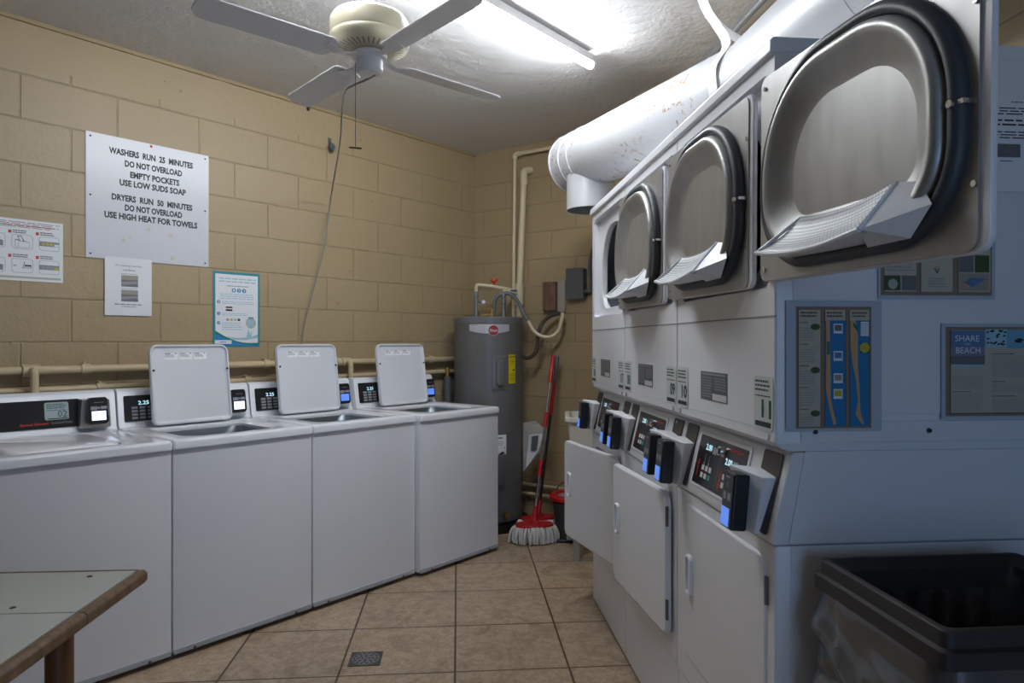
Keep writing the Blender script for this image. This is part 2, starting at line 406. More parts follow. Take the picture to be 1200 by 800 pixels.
def make_washer():
    t = empty('washing_machine', (0,0,0), 0, 'x', 'washing machine')
    # cabinet: front and side sheets with a kick return at the bottom
    mb = MB().loft([ring_z(rrect(.0015, WW-.0015, z_y, .68, .004, 3), z) for z, z_y in ((.026, .012), (.036, 0), (.884, 0))], cap0=True)
    mb.build('cabinet', M_ENAM, t)
    k = MB().box(.004, WW-.004, -.004, .02, .022, .044); k.build('kick_strip', mat('dull_grey_strip', (.42, .43, .46), .5), t, bevel=.002)
    for x in (.06, WW-.06):
        for y in (.06, .62): MB().lathe([(.018, 0), (.018, .027)], (x, y, 0), 12).build('levelling_foot', M_BLACK, t)
    for x in (WW-.09, .09): MB().lathe([(.006, -.0015), (.005, .003)], (x, -.004, .028), 8, axis='y').build('kick_screw', M_DKPL, t)
    # worktop with the loading opening
    z0, z1 = .880, .918
    outer = rrect(0, WW, -.012, .68, .012); out2 = rrect(.004, WW-.004, -.006, .676, .012)
    o1 = (.105, .53, .075, .46); r1 = (.09, .09, .04, .04)
    rings = [ring_z(outer, z0), ring_z(outer, z1-.012), ring_z(rrect(.004, WW-.004, -.008, .676, .014), z1-.003), ring_z(rrect(.014, WW-.014, .002, .666, .02), z1),
             ring_z(rrect(*(.085, .55, .055, .48), r1), z1), ring_z(rrect(.095, .54, .065, .47, r1), z1-.008), ring_z(rrect(*o1, r1), z1-.010), ring_z(rrect(*o1, r1), z1-.022)]
    MB().loft(rings, cap0=False).build('worktop', M_TOP, t, ang=50)
    # tub under the opening
    cx, cy = .3175, .2675
    MB().loft([ring_z(rrect(.104, .531, .074, .461, r1), z1-.0215), ring_z(rrect(.11, .525, .08, .455, (.15, .15, .12, .12)), .84), ring_z(rrect(.11, .525, .08, .455, .18), .5)], cap1=True).build('wash_tub', M_DRUM, t)
    # console: wedge with a sloping face, rounded top
    sec = [(.575, .918), (.585, .93), (.612, 1.085), (.622, 1.098), (.64, 1.104), (.685, 1.10), (.70, 1.08), (.70, .90), (.575, .90)]
    MB().prism(sec, 'x', .002, WW-.002).build('console', M_ENAM, t, bevel=.004)
    slope = math.atan2(.027, .155)
    def face(x=0, z=0, dy=0): return T(x, .585 + (z-.93)*.027/.155 - .0005 - dy, z, -slope)
    p = Print(M_PANEL, .03, .512, -.062, .062, .004, .006)
    p.text('Speed Queen', .335, -.042, .105, .014, M_RED, 2, .03); p.text('Commercial Washer', .44, -.040, .085, .010, M_GINK, 2)
    p.build('console_panel', t, face(0, 1.008))
    d = Print()
    d.text('2.25', .118, .026, .050, .019, M_CYAN, 2, .02); d.rect(.10, .105, .008, .014, M_GINK); d.rect(.125, .13, .008, .014, M_GINK)
    for i in range(3):
        for j in range(4): d.rect(.062+i*.036, .062+i*.036+(.027 if i < 3 else .02), -.052+j*.0165, -.052+j*.0165+.011, M_GINK)
    d.build('keypad_display', t, face(0, 1.008, .0045))
    s = Print(mat('sticker_face', (.36, .45, .45), .5), .375, .468, -.026, .052, .0015, .008)
    # bracket and card reader at the right
    b = MB().prism([(.50, .940), (.512, .935), (.625, .935), (.630, .940), (.622, 1.065), (.508, 1.068)], 'y', .555, .63)
    b.build('reader_bracket', M_ENAM2, t, bevel=.004)
    card_reader(t, .566, .556, 1.012, -.12, M_LCD, .085, .122, .035)
    return t
def lid_mesh():
    """lid: outer skin plus raised lip on the inner face; local: hinge along x at the origin, lid towards +z, inner face towards -y"""
    x0, x1, h = .118, .512, .392
    r = (.03, .03, .04, .04); mb = MB()
    rings = [ring_y(inset(x0, x1, 0, h, r, .012), .020), ring_y(inset(x0, x1, 0, h, r, .003), .016), ring_y(inset(x0, x1, 0, h, r, 0), .008), ring_y(inset(x0, x1, 0, h, r, 0), -.006),
             ring_y(inset(x0, x1, 0, h, r, .003), -.012), ring_y(inset(x0, x1, 0, h, r, .009), -.012), ring_y(inset(x0, x1, 0, h, r, .014), -.002), ring_y(inset(x0, x1, 0, h, r, .02), 0)]
    mb.loft(rings, cap0=True, cap1=True); return mb
def add_lid(t, angle):
    o = lid_mesh().build('lid', M_TOP, t, loc=(0, .492, .926), rot=(angle, 0, 0), ang=60)
    p = Print()
    for i in range(3):
        x = .19 + i*.072; p.rect(x, x+.066, .318, .350, mat('bright_label', (.95, .95, .97), .5), 1)
        p.lines(x+.004, x+.05, .329, .344, 3, M_GINK, 2); p.rect(x+.004, x+.03, .346, .349, M_INK, 2); p.rect(x+.052, x+.058, .346, .350, M_INK, 2)
    p.build('lid_notice', o)
    for x in (.132, .498): MB().lathe([(.006, -.014), (.005, -.010)], (x, 0, .265), 10, axis='y').build('lid_bumper', M_INK, o)
    return o
P4 = Vector((-.112, 4.376))
def washer_pos(k, fwd=0.0): p = P4 - u*.67*(k+1) - nrm*fwd; return (p.x, p.y, 0)
w0 = make_washer()
labels = ['white washing machine beside the water heater, lid up, set slightly forward',
          'white washing machine with raised lid below the hanging cord, second from the water heater',
          'white washing machine with raised lid below the blue poster, next to the closed one',
          'white washing machine with closed lid and 02 sticker, at the left edge']
washers = [w0] + [copy_tree(w0) for _ in range(3)]
for k, t in enumerate(washers):
    t.location = washer_pos(k, .035 if k == 0 else 0); t.rotation_euler = (0, 0, RZ_L)
    t['label'] = labels[k]; t['group'] = 'white washing machines along the left wall'
    if k < 3: add_lid(t, R(-8))
    else:
        o_ = add_lid(t, R(90)); [c for c in t.children if c.name.startswith('lid')][0].location.z = .901
slope = math.atan2(.027, .155)
s = Print(mat('sticker_face', (.36, .45, .45), .5), .375, .468, -.026, .052, .0015, .008)
s.text('02', .443, -.001, .036, .028, M_GREENINK, 2); s.lines(.383, .46, .022, .046, 3, M_GREENINK); s.rect(.385, .462, -.023, -.019, M_INK)
s.lines(.383, .46, .014, .019, 1, M_INK)
o = s.build('number_sticker', washers[3], T(0, .585 + .078*.027/.155 - .0045, 1.008, -slope)); tag(o, 'pale grey sticker with green 02')
# first washer's reader: steel bracket and bright screen
for t, scr, brk in ((washers[3], M_LCDW, mat('scuffed_steel', (.42, .40, .37), .3, .8)), (washers[2], M_LCDW, None)):
    for ch in t.children:
        if ch.name.startswith('card_reader'):
            for g in ch.children:
                if g.name.startswith('reader_screen'): g.data = g.data.copy(); g.data.materials[0] = scr
        if brk and ch.name.startswith('reader_bracket'): ch.data = ch.data.copy(); ch.data.materials[0] = brk; tag(ch, 'scuffed bare steel bracket')

# ------------------------------------------------------------------ stacked dryers
F0 = Vector((.4136, 3.52)); DW = .668; DEP = .66
ZT = 2.012
def dryer_door_panel(Wd, Hd, up):
    pass
def make_dryer():
    t = empty('stacked_dryer', (F0.x, F0.y, 0), RZ_R, 'x', 'dryer')
    e = .0015; x0, x1 = e, DW-e
    # ---- lower cabinet
    def cab(z0, z1, rec, hole, hr, ydeep, name, top=True):
        mb = MB(); A = rrect(x0, x1, z0, z1, .002)
        def rg(a, r, y): return ring_y(rrect(*a, r), y)
        rings = [ring_y(A, DEP), ring_y(A, .006), ring_y(inset(x0, x1, z0, z1, .004, .004), 0)]
        if rec: rings += [rg(rec, .02, 0), rg(rec, .02, .028)]
        rings += [rg(hole, hr, rings[-1][0][1]), rg((hole[0]+.004, hole[1]-.004, hole[2]+.004, hole[3]-.004), hr, rings[-1][0][1]+.008), rg((hole[0]+.004, hole[1]-.004, hole[2]+.004, hole[3]-.004), hr, ydeep)]
        mb.loft(rings, cap0=True); return mb.build(name, M_ENAM, t, ang=40)
    toe = MB().box(x0, x1, .004, DEP, .012, .286); toe.build('toe_panel', M_ENAM, t, bevel=.004)
    cab(.290, .872, None, (.075, .60, .40, .81), .05, .10, 'lower_cabinet')
    cab(1.100, 1.985, (.05, .633, 1.453, 1.942), (.115, .575, 1.49, 1.885), (.10, .10, .20, .20), .052, 'upper_cabinet')
    # seam cut between service panel and door surround
    MB().box(x0, x1, -.0012, .003, 1.385, 1.389).build('panel_seam', M_GINK, t)
    # curved lip at the foot of the upper cabinet
    lip = [(0, 1.125), (-.001, 1.135), (0, 1.10), (.006, 1.085), (.03, 1.072), (.05, 1.070), (.10, 1.070), (.10, 1.13)]
    MB().prism([(-.0005, 1.13), (.002, 1.105), (.012, 1.092), (.032, 1.084), (DEP, 1.084), (DEP, 1.13)], 'x', x0+.001, x1-.001).build('upper_lip', M_ENAM, t)
    cap = [(-.012, ZT-.036), (-.012, ZT-.008), (-.004, ZT), (DEP, ZT), (DEP, ZT-.036)]
    MB().prism(cap, 'x', 0, DW).build('top_cover', M_ENAM, t, bevel=.004)
    # console block between the cabinets
    con = [(-.004, .874), (-.008, .885), (.036, 1.075), (.045, 1.082), (DEP, 1.082), (DEP, .874)]
    MB().prism(con, 'x', x0, x1).build('console', M_ENAM, t, bevel=.003)
    sl = math.atan2(.044, .19)
    def face(x, z, dy=.0006): return T(x, -.008 + (z-.885)*.044/.19 - dy, z, -sl)
    # drums
    for zc, hh, nm in ((1.685, .195, 'upper_drum'), (.605, .20, 'lower_drum')):
        d = MB(); yr = .10
        prof = [(.21, yr), (.29, yr+.03), (.29, .60)] if hh > .195 else [(.262, .045), (.285, .06), (.29, .60)]
        d.lathe(prof, (.365 if hh < .2 else .34, 0, zc), 40, axis='y', caps=False)
        d.lathe([(.29, .60), (.02, .60)], (.365 if hh < .2 else .34, 0, zc), 40, axis='y', caps=False)
        for a in (20, 140, 260):
            c_, s2 = math.cos(R(a)), math.sin(R(a)); cx = .365 if hh < .2 else .34
            d.prism([(cx+.29*math.cos(R(a-7)), zc+.29*math.sin(R(a-7))), (cx+.225*c_, zc+.225*s2), (cx+.29*math.cos(R(a+7)), zc+.29*math.sin(R(a+7)))], 'y', .14, .58)
        d.build('drum', M_DRUM, t)
    # control panel
    p = Print(M_ENAM2, -.175, .175, -.080, .080, .003, .008); p.build('panel_frame', t, face(.312, .985))
    p = Print(M_PANEL, -.163, .163, -.072, .070, .0045, .004)
    p.text('Speed Queen', .098, .056, .085, .012, M_RED, 2, .03)
    p.text('2.00', -.085, .040, .044, .018, M_CYAN, 2, .02); p.text('2.00', .062, .022, .044, .018, M_CYAN, 2, .02)
    p.rect(-.055, -.03, .026, .046, M_GINK, 1); p.rect(.09, .118, .010, .030, M_GINK, 1)
    for x in (-.10, -.07): p.rect(x, x+.003, -.005, .018, M_GINK); p.disc(x+.0015, -.008, .004, M_GINK)
    p.rect(.004, .0055, -.06, .03, M_GINK)
    for cx in (-.075, .075):
        for i in range(3):
            for j in range(2): p.rect(cx-.035+i*.026, cx-.017+i*.026, -.05+j*.022, -.035+j*.022, M_WHITEINK if not (i == 2 and j == 0) else mat('green_key', (.05, .35, .22), .5))
    for cx, up in ((-.138, 1), (.025, -1)):
        zc = -.03; p.rect(cx-.003, cx+.003, zc-.022, zc+.022, M_RED); p.poly([(cx-.009, zc+.014*up), (cx+.009, zc+.014*up), (cx, zc+.034*up)], M_RED)
    p.build('control_panel', t, face(.312, .985))
    k = MB().lathe([(.013, -.012), (.014, -.006), (.017, 0)], (0, 0, 0), 20, axis='y').box(-.002, .002, -.016, -.011, -.009, .009); k.xform(face(.322, 1.028, .005))
    k.build('key_lock', M_CHROME, t)
    # coin plates, holders and readers at both sides
    for cx, sgn in ((.062, 1), (.595, 1)):
        Print(M_BROWN, cx-.046, cx+.046, -.098, .090, .003, .008).build('coin_plate', t, face(cx*0, .985))
        h = MB()
        a, b = cx-.050, cx+.034
        # wedge holder, wider at its top
        vs = [(a-.012, -.052, 1.034), (b, -.008, 1.018), (b+.004, .030, 1.018), (a, .030, 1.026), (a+.020, -.034, .886), (b-.022, -.022, .884), (b-.018, .0, .884), (a+.018, .0, .886)]
        h.add(vs, [(0,1,2,3), (4,7,6,5), (0,4,5,1), (1,5,6,2), (2,6,7,3), (3,7,4,0)]); h.build('reader_holder', M_ENAM2, t, bevel=.003)
        r = MB().box(-.032, .032, -.040, 0, -.066, .066); ro = r.build('card_reader', M_BLACK, t, bevel=.006, loc=(a+.034, -.036, .955), rot=(-.08, 0, 0))
        q = Print(M_LCD, -.024, .018, -.060, -.018, .0015); q.build('reader_screen', ro, T(0, -.040, 0))
        q = Print(); q.rect(-.022, -.006, .0, .018, M_GINK); q.rect(.002, .02, .0, .018, M_GINK); q.disc(0, .036, .007, M_GREYPL); q.rect(-.012, .01, .052, .056, M_GINK); q.build('reader_keys', ro, T(0, -.040, 0))
    # instruction plate on the service panel
    p = Print(mat('steel_grey_label', (.09, .095, .105), .35, .3), .21, .40, 1.165, 1.245, .0012)
    p.lines(.218, .30, 1.172, 1.232, 8, M_GINK, 1); p.lines(.315, .395, 1.195, 1.232, 5, M_GINK, 1); p.rect(.30, .397, 1.168, 1.186, M_WHITEINK, 1); p.rect(.22, .39, 1.236, 1.241, M_GINK, 1)
    p.build('instruction_label', t)
    for x in (.035, DW-.035): MB().lathe([(.007, -.004), (.007, .004)], (x, 0, 1.112), 12, axis='y').build('screw', M_CHROME, t)
    return t
def upper_door(t, ang, hx=.630):
    """door hanging open on its right-hand hinge; local +x runs away from the hinge, inner face towards -y when open"""
    Wd, Hd = .602, .465; z0 = 1.4625
    o0 = (.0, Wd+.014, 0, Hd); rad = (.028,)*4
    mb = MB()
    rings = [ring_y(inset(*o0, rad, .003), .012), ring_y(inset(*o0, rad, 0), .009), ring_y(inset(*o0, rad, 0), .004), ring_y(inset(*o0, rad, .002), 0), ring_y(inset(*o0, rad, .006), 0)]
    mb.loft(rings, cap0=True, cap1=True)
    o = mb.build('upper_door', M_ENAM, t, loc=(hx, -.014, z0), rot=(0, R(.7), ang), ang=50)
    MB().prism(inset(0, Wd-.004, .004, Hd-.004, .022, .0), 'y', -.004, -.0005).build('inner_panel', M_STEEL, o)
    G = (.030, Wd-.020, .022, Hd-.014); gr = (.16, .15, .225, .235)
    n = 14
    def rg(d, p): return ring_y(inset(*G, gr, d, n), -p)
    MB().loft([rg(0, .003), rg(-.002, .014), rg(.004, .024), rg(.014, .028), rg(.022, .022), rg(.024, .004)]).build('gasket', M_GASK, o, ang=80)
    MB().loft([rg(.022, .006), rg(.025, .022), rg(.029, .032), rg(.036, .037), rg(.044, .036), rg(.054, .030), rg(.080, .012), rg(.105, .003), rg(.125, .001)], cap1=True).build('dish', M_STEEL, o, ang=80)
    # perforated lint deflector
    back = [(.19, .022, .118), (.27, .022, .112), (.37, .022, .115), (.46, .024, .130)]
    front = [(.135, .088, .052), (.23, .094, .040), (.35, .096, .038), (.46, .090, .052)]
    nb = smoothpath([(a, -p, z) for a, p, z in back], 5); nf = smoothpath([(a, -p, z) for a, p, z in front], 5)
    K = 6; rings = [[tuple(b.lerp(f, j/K) + Vector((0, 0, -.010*math.sin(math.pi*j/K)))) for b, f in zip(nb, nf)] for j in range(K+1)]
    d = MB().loft(rings, closed=False)
    do = d.build('lint_deflector', M_SCRN, o, ang=80)
    uvl = do.data.uv_layers.new(name='uv'); n_ = len(nb)
    for poly_ in do.data.polygons:
        for li in poly_.loop_indices:
            vi = do.data.loops[li].vertex_index; uvl.data[li].uv = ((vi % n_)/(n_-1), (vi//n_)/K)
    so = do.modifiers.new('s', 'SOLIDIFY'); so.thickness = .004; so.offset = 0
    # frame of the deflector: rim and end gussets and the box below
    g = MB().tube(nf, .005, 8).tube([nb[0], nf[0]], .0035, 6).tube([nb[-1], nf[-1]], .0035, 6)
    g.add([nb[-1], nf[-1], (.550, -.036, .078), (.505, -.020, .122), (.50, -.030, .034), (.40, -.030, .032)], [(0, 1, 2, 3), (1, 4, 2), (1, 5, 4)])
    low = [Vector((p.x*.82+.06, -.018, .040)) for p in nf]
    g.loft([[tuple(p + Vector((0, 0, -.004))) for p in nf], [tuple(p) for p in low]], closed=False, smooth=True)
    g.build('deflector_frame', M_ENAM2, o)
    for x, z in ((Wd-.010, .10), (Wd-.010, .36), (.018, .03), (.018, .435)): MB().lathe([(.005, -.006), (.005, 0)], (x, -.001, z), 8, axis='y').build('door_screw', M_CHROME, o)
    c = MB().box(Wd-.03, Wd-.012, -.022, -.004, .215, .222).lathe([(.006, -.03), (.006, -.018)], (Wd-.03, 0, .218), 8, axis='y'); c.build('gasket_clip', M_CHROME, o)
    return o
def lower_door(t, ang, hx=.628):
    Wd, Hd = .56, .47; z0 = .368
    # local x runs from the hinge (0) to the free edge (-Wd); outer face -y
    a = (-Wd, 0, 0, Hd); r = (.03, .03, .055, .03)
    def rg(d, y): return ring_y(inset(*a, r, d), y)
    mb = MB().loft([rg(.004, .020), rg(0, .017), rg(0, .006), rg(.002, .001), rg(.008, -.001)], cap0=True)
    H = (-Wd+.048, -Wd+.082, .205, .315)
    # face with a finger recess
    mb.loft([rg(.008, -.001), ring_y(rrect(*H, .008), -.001), ring_y(inset(*H, .008, .004), -.001), ring_y(inset(*H, .008, .006), .030)], cap1=True)
    o = mb.build('lower_door', M_ENAM, t, loc=(hx, -.024 if ang else -.0005, z0), rot=(0, 0, ang), ang=50)
    if not ang: o.location.y = -.004
    h = MB().loft([ring_y(inset(*H, .01, -.005), 0), ring_y(inset(*H, .01, -.003), -.012), ring_y(inset(*H, .01, .003), -.012), ring_y(inset(*H, .01, .006), .018)]); h.build('handle', mat('bright_white_plastic', (.92, .93, .95), .3), o)
    for z in (.055, .36):
        MB().box(-.003, .006, -.002, .006, z, z+.065).build('hinge', M_GREYPL, o)
    return o
def sticker(t, x, txt, z=1.125):
    p = Print(mat('sticker_pale', (.62, .65, .65), .5), x-.048, x+.048, z, z+.125, .0015, .012)
    p.text(txt, x+.018, z+.050, .048, .042, M_GREENINK, 2, .03); p.lines(x-.04, x+.038, z+.088, z+.118, 3, M_GREENINK); p.lines(x-.04, x+.04, z+.076, z+.082, 1, M_INK); p.rect(x-.04, x+.04, z+.008, z+.020, M_INK)
    o = p.build('number_sticker', t, T(0, -.0006, 0)); tag(o, 'pale sticker with green ' + txt)
d0 = make_dryer()
dry = [d0, copy_tree(d0), copy_tree(d0)]
dl = ['white stacked dryer farthest from the camera, upper and lower doors swung open',
      'white stacked dryer in the middle of the row, lower door ajar',
      'white stacked dryer nearest the camera with flyers on its side, lower door shut']
for k, t in enumerate(dry):
    p = F0 + rr*DW*k; t.location = (p.x, p.y, 0); t['label'] = dl[k]; t['group'] = 'white stacked dryers along the right wall'
    upper_door(t, R((.1, .1, 4.0)[k]))
    lower_door(t, R((14, 4.4, 0)[k]))
    for x, n in ((.055, 6+2*k), (DW-.058, 7+2*k)): sticker(t, x, '%02d' % n)
# sheet-metal seams of the exposed side of the nearest dryer
t = dry[2]; xs = DW
sd = MB()
for a in ((.05, DEP-.01, 1.110, 1.160), (.075, DEP-.01, .90, 1.06)): pass
def side_poly(pts, name, m=M_ENAM, th=.003, bev=.0015):
    o = MB().prism(pts, 'x', DW-.0015, DW-.0015+th).build(name, m, t, bevel=bev); return o
side_poly([(.035, .292), (DEP, .292), (DEP, .872), (.035, .872)], 'side_sheet')
side_poly([(.030, .878), (DEP, .878), (DEP, 1.084), (.068, 1.084)], 'side_sheet')
side_poly([(.040, 1.165), (DEP, 1.165), (DEP, 1.972), (.040, 1.972)], 'side_sheet')
side_poly([(.058, 1.104), (DEP, 1.104), (DEP, 1.150), (.066, 1.150), (.058, 1.142)], 'side_rail', th=.005)
for y in (.09, .36, .60): MB().lathe([(.006, .003), (.005, .008)], (DW, y, 1.128), 10, axis='x').build('side_screw', M_DKPL, t)

# ------------------------------------------------------------------ duct over the dryers
def ribbon(pts, wdir, wd, th=.002):
    pts = [Vector(p) for p in pts]; wdir = Vector(wdir).normalized(); mb = MB(); rings = []
    for i, p in enumerate(pts):
        d = (pts[min(i+1, len(pts)-1)] - pts[max(i-1, 0)]).normalized(); n_ = d.cross(wdir).normalized()
        rings.append([tuple(p + wdir*wd/2 + n_*th/2), tuple(p - wdir*wd/2 + n_*th/2), tuple(p - wdir*wd/2 - n_*th/2), tuple(p + wdir*wd/2 - n_*th/2)])
    mb.loft(rings, smooth=True, cap0=True, cap1=True); return mb
M_DCLEAN = mat('clean_duct_paint', (.60, .61, .63), .36, .15)
DR = .165; DZ = 2.335
A_, B_, C_ = Vector((.355, 3.88, DZ)), Vector((.965, 2.60, DZ)), Vector((1.13, 1.0, DZ))
duct = empty('exhaust_duct', (A_.x, A_.y, 0), 0, 'large round white painted exhaust duct with rust spots running above the dryers', 'duct')
def rel(p, o): return tuple(Vector(p) - Vector((o.location.x, o.location.y, o.location.z)))
MB().tube([rel(A_, duct), rel(A_.lerp(B_, .5), duct), rel(B_, duct)], DR, 40).build('duct_section', M_DUCT, duct, ang=60)
MB().tube([rel(B_ - (B_-A_).normalized()*.02, duct), rel(C_, duct)], DR+.006, 40).build('duct_section', M_DCLEAN, duct, ang=60)
dirAB = (B_-A_).normalized()
for dist in (.0, .10, .19):
    q = A_ + dirAB*dist
    MB().tube([rel(q - dirAB*.004, duct), rel(q + dirAB*.004, duct)], DR+.005, 40).build('seam_ring', M_DCLEAN, duct)
tk = A_ + dirAB*.17
MB().lathe([(.13, -.10), (.13, -.29), (.125, -.29), (.125, -.10)], (tk.x-duct.location.x, tk.y-duct.location.y, DZ), 32).build('branch_collar', M_DCLEAN, duct)
for f_ in (.45, .80):
    tkk = A_.lerp(B_, f_)
cdir = (C_-B_).normalized()
for dd in (.35, .75): q = B_ + cdir*dd; MB().tube([rel(q - cdir*.004, duct), rel(q + cdir*.004, duct)], DR+.010, 40).build('seam_ring', M_DCLEAN, duct)
# white hanger strap round the duct
sa = A_.lerp(B_, .80); side = Vector((dirAB.y, -dirAB.x, 0)); top = Vector((sa.x-.035, sa.y-.05, CEIL))
top = Vector((.735, 2.76, CEIL))
sb_ = A_.lerp(B_, .93)
def ring_pt(a, r=DR+.012): return sb_ + (-side*math.cos(a) + Vector((0,0,1))*math.sin(a))*r
kn = Vector((.818, 2.75, 2.615))
strap = ribbon(smoothpath([top, kn, ring_pt(R(50)), ring_pt(R(10)), ring_pt(R(-40)), ring_pt(R(-90)), ring_pt(R(-140)), ring_pt(R(-190)), ring_pt(R(-235)), kn], 6), dirAB, .048)
tag(strap.build('hanger_strap', M_WHITE), 'white plastic strap hung from the ceiling and looped round the exhaust duct', 'strap')

# ------------------------------------------------------------------ fluorescent lamp
lamp_far = Vector((.415, 3.50)); LL = 1.85
lamp = empty('fluorescent_light', (*(lamp_far - u*LL/2), CEIL-.07), RZ_L, 'long bright white tube light mounted under the ceiling', 'ceiling light')
MB().box(-LL/2+.01, LL/2-.03, -.021, .021, .010, .050).build('fixture_body', M_WHITE, lamp, bevel=.003)
M_TUBE = mat('lit_tube', (1, 1, 1), .4, emit=(.90, .95, 1.0), es=TUBE_E)
MB().lathe([(.016, -LL/2+.01), (.020, -LL/2+.015), (.020, LL/2-.015), (.016, LL/2-.01)], (0, 0, 0), 20, axis='x').build('tube', M_TUBE, lamp)
MB().lathe([(.022, LL/2-.022), (.022, LL/2)], (0, 0, 0), 20, axis='x').lathe([(.022, -LL/2), (.022, -LL/2+.022)], (0, 0, 0), 20, axis='x').build('end_cap', M_WHITE, lamp)
mk = MB()
for x in (-LL/2+.12, LL/2-.10): mk.tube([(x, 0, .05), (x-.02, .01, .062), (x+.03, .02, .07)], .003, 6)
mk.build('mounting_clip', M_STEEL, lamp)

# ------------------------------------------------------------------ ceiling fan
fx, fy = -.507, 2.43
fan = empty('ceiling_fan', (fx, fy, 0), 0, 'cream and white ceiling fan with pull chain near the left wall', 'ceiling fan')
FZ = 2.42
MB().lathe([(.0125, FZ+.07), (.0125, CEIL)], n=16).lathe([(.03, CEIL-.06), (.055, CEIL-.04), (.065, CEIL)], n=24).build('downrod', M_WHITE, fan)
MB().lathe([(.012, FZ+.095), (.022, FZ+.088), (.028, FZ+.07), (.05, FZ+.058)], n=24).build('canopy_cup', M_FANC, fan)
hs = MB().lathe([(.03, FZ+.066), (.10, FZ+.064), (.128, FZ+.058), (.137, FZ+.044), (.138, FZ-.006), (.1365, FZ-.012), (.141, FZ-.018), (.141, FZ-.030), (.134, FZ-.044), (.118, FZ-.053), (.06, FZ-.063)], n=48)
for k in range(36):
    a = 2*math.pi*k/36; ca, sa_ = math.cos(a), math.sin(a); q = []
    for r_, z_, w_ in ((.078, FZ-.0612, .0014), (.114, FZ-.0550, .0022)):
        q += [(r_*ca - w_*sa_, r_*sa_ + w_*ca, z_), (r_*ca + w_*sa_, r_*sa_ - w_*ca, z_)]
    hs.add(q, [(0, 1, 3, 2)], 1)
hs.build('motor_housing', [M_FANC, M_GREYPL], fan, ang=50)
MB().lathe([(.03, FZ-.05), (.062, FZ-.07), (.062, FZ-.085), (.05, FZ-.088)], n=32).build('blade_hub', M_WHITE, fan)
MB().lathe([(.047, FZ-.080), (.048, FZ-.128), (.040, FZ-.138), (.008, FZ-.142)], n=32).build('switch_housing', M_WHITE, fan)
for k in range(4):
    a = R(42 + 90*k); Mx = Matrix.Rotation(a, 4, 'Z') @ Matrix.Translation((0, 0, FZ-.082))
    arm = MB().add([(.05,-.018,0), (.10,-.012,-.012), (.17,-.035,-.008), (.19,0,-.008), (.17,.035,-.008), (.10,.012,-.012), (.05,.018,0)] + [(.05,-.018,.004), (.10,-.012,-.008), (.17,-.035,-.004), (.19,0,-.004), (.17,.035,-.004), (.10,.012,-.008), (.05,.018,.004)],
        [(6,5,4,3,2,1,0), (7,8,9,10,11,12,13)] + [(i, (i+1) % 7, (i+1) % 7+7, i+7) for i in range(7)])
    arm.xform(Mx).build('blade_arm', M_WHITE, fan)
    out = rrect(.14, .595, -.055, .055, (.03, .045, .045, .03), 5)
    bl = MB().prism(out, 'z', -.003, .003); bl.xform(Mx @ Matrix.Translation((0, 0, -.004)) @ Matrix.Rotation(R(11), 4, 'X'))
    bl.build('blade', M_WHITE, fan, bevel=.0015)
ch = MB(); cx_, cy_ = -.048, -.01
ch.tube([(cx_, cy_, FZ-.10), (cx_, cy_, FZ-.40)], .0012, 6)
ch.tube([(cx_-.022, cy_, FZ-.402), (cx_+.022, cy_, FZ-.406)], .003, 6)
ch.build('pull_chain', M_BROWN, fan)
# loose grey cord from the fan to the wall and down behind the washers
def pL(px, py, off): s__, z = onL(px, py, off); return Lw(s__, off, z)
cord = smoothpath([(fx+.02, fy, FZ-.141), W(428, 94, 2.5), W(412, 101, 2.62), W(404, 108, 2.75), (W(401, 130, 3.1)), W(398, 170, 3.5), pL(388, 230, .12), pL(380, 290, .05), pL(366, 345, .03), pL(357, 380, .02), pL(353, 410, .02), pL(352, 430, .02)], 8)
tag(MB().tube(cord, .0042, 8).build('hanging_cord', mat('grey_cord', (.26, .25, .24), .5)), 'thin grey cord drooping from the ceiling fan down the left wall', 'cord')

# ------------------------------------------------------------------ signs on the left wall
def wall_print(name, px0, px1, py0, py1, base, label, cat, draw, thick=.0015, off=.001, rz=0, group=None):
    s0, _ = onL(px0, 0); s1, _ = onL(px1, 0); _, zt = onL(px0, py0); _, zb = onL(px0, py1)
    w_, h_ = s1-s0, zt-zb
    p = Print(base, 0, w_, 0, h_, thick); draw(p, w_, h_)
    o = p.build(name); o.location = Lw(s0, off, zb); o.rotation_euler = (0, rz, RZ_L)
    return tag(o, label, cat, group)
def big_sign(p, w_, h_):
    L_ = [('WASHERS  RUN  25  MINUTES', 2.283, .415, .31), ('DO NOT OVERLOAD', 2.230, .285, .318), ('EMPTY POCKETS', 2.177, .245, .323), ('USE LOW SUDS SOAP', 2.131, .33, .316),
          ('DRYERS  RUN  50  MINUTES', 2.054, .40, .315), ('DO NOT OVERLOAD', 2.007, .285, .318), ('USE HIGH HEAT FOR TOWELS', 1.961, .46, .312)]
    for tx, z, wd, cx in L_: p.text(tx, cx, z-1.741, wd, .033, M_TEXT, 2, .042)
    for x in (.02, w_-.02):
        for z in (.02, h_/2, h_-.02): p.disc(x, z, .005, M_DKPL, 1)
    p.disc(w_/2, h_-.012, .007, M_RED, 1)
    for x, z, r_ in ((.29, .17, .010), (.40, .15, .012), (.41, .03, .012), (.2, .12, .006), (.17, .10, .009)): p.disc(x, z, r_, mat('yellowed_stain', (.60, .56, .45), .5), 1)
wall_print('rules_sign', 100, 244, 153, 301, M_SIGN, 'large white board with black stencilled washer and dryer rules on the left wall', 'sign', big_sign, .004)
M_PH = mat('photo_grey', (.16, .16, .17), .5); M_PH2 = mat('photo_tan', (.33, .30, .25), .5)
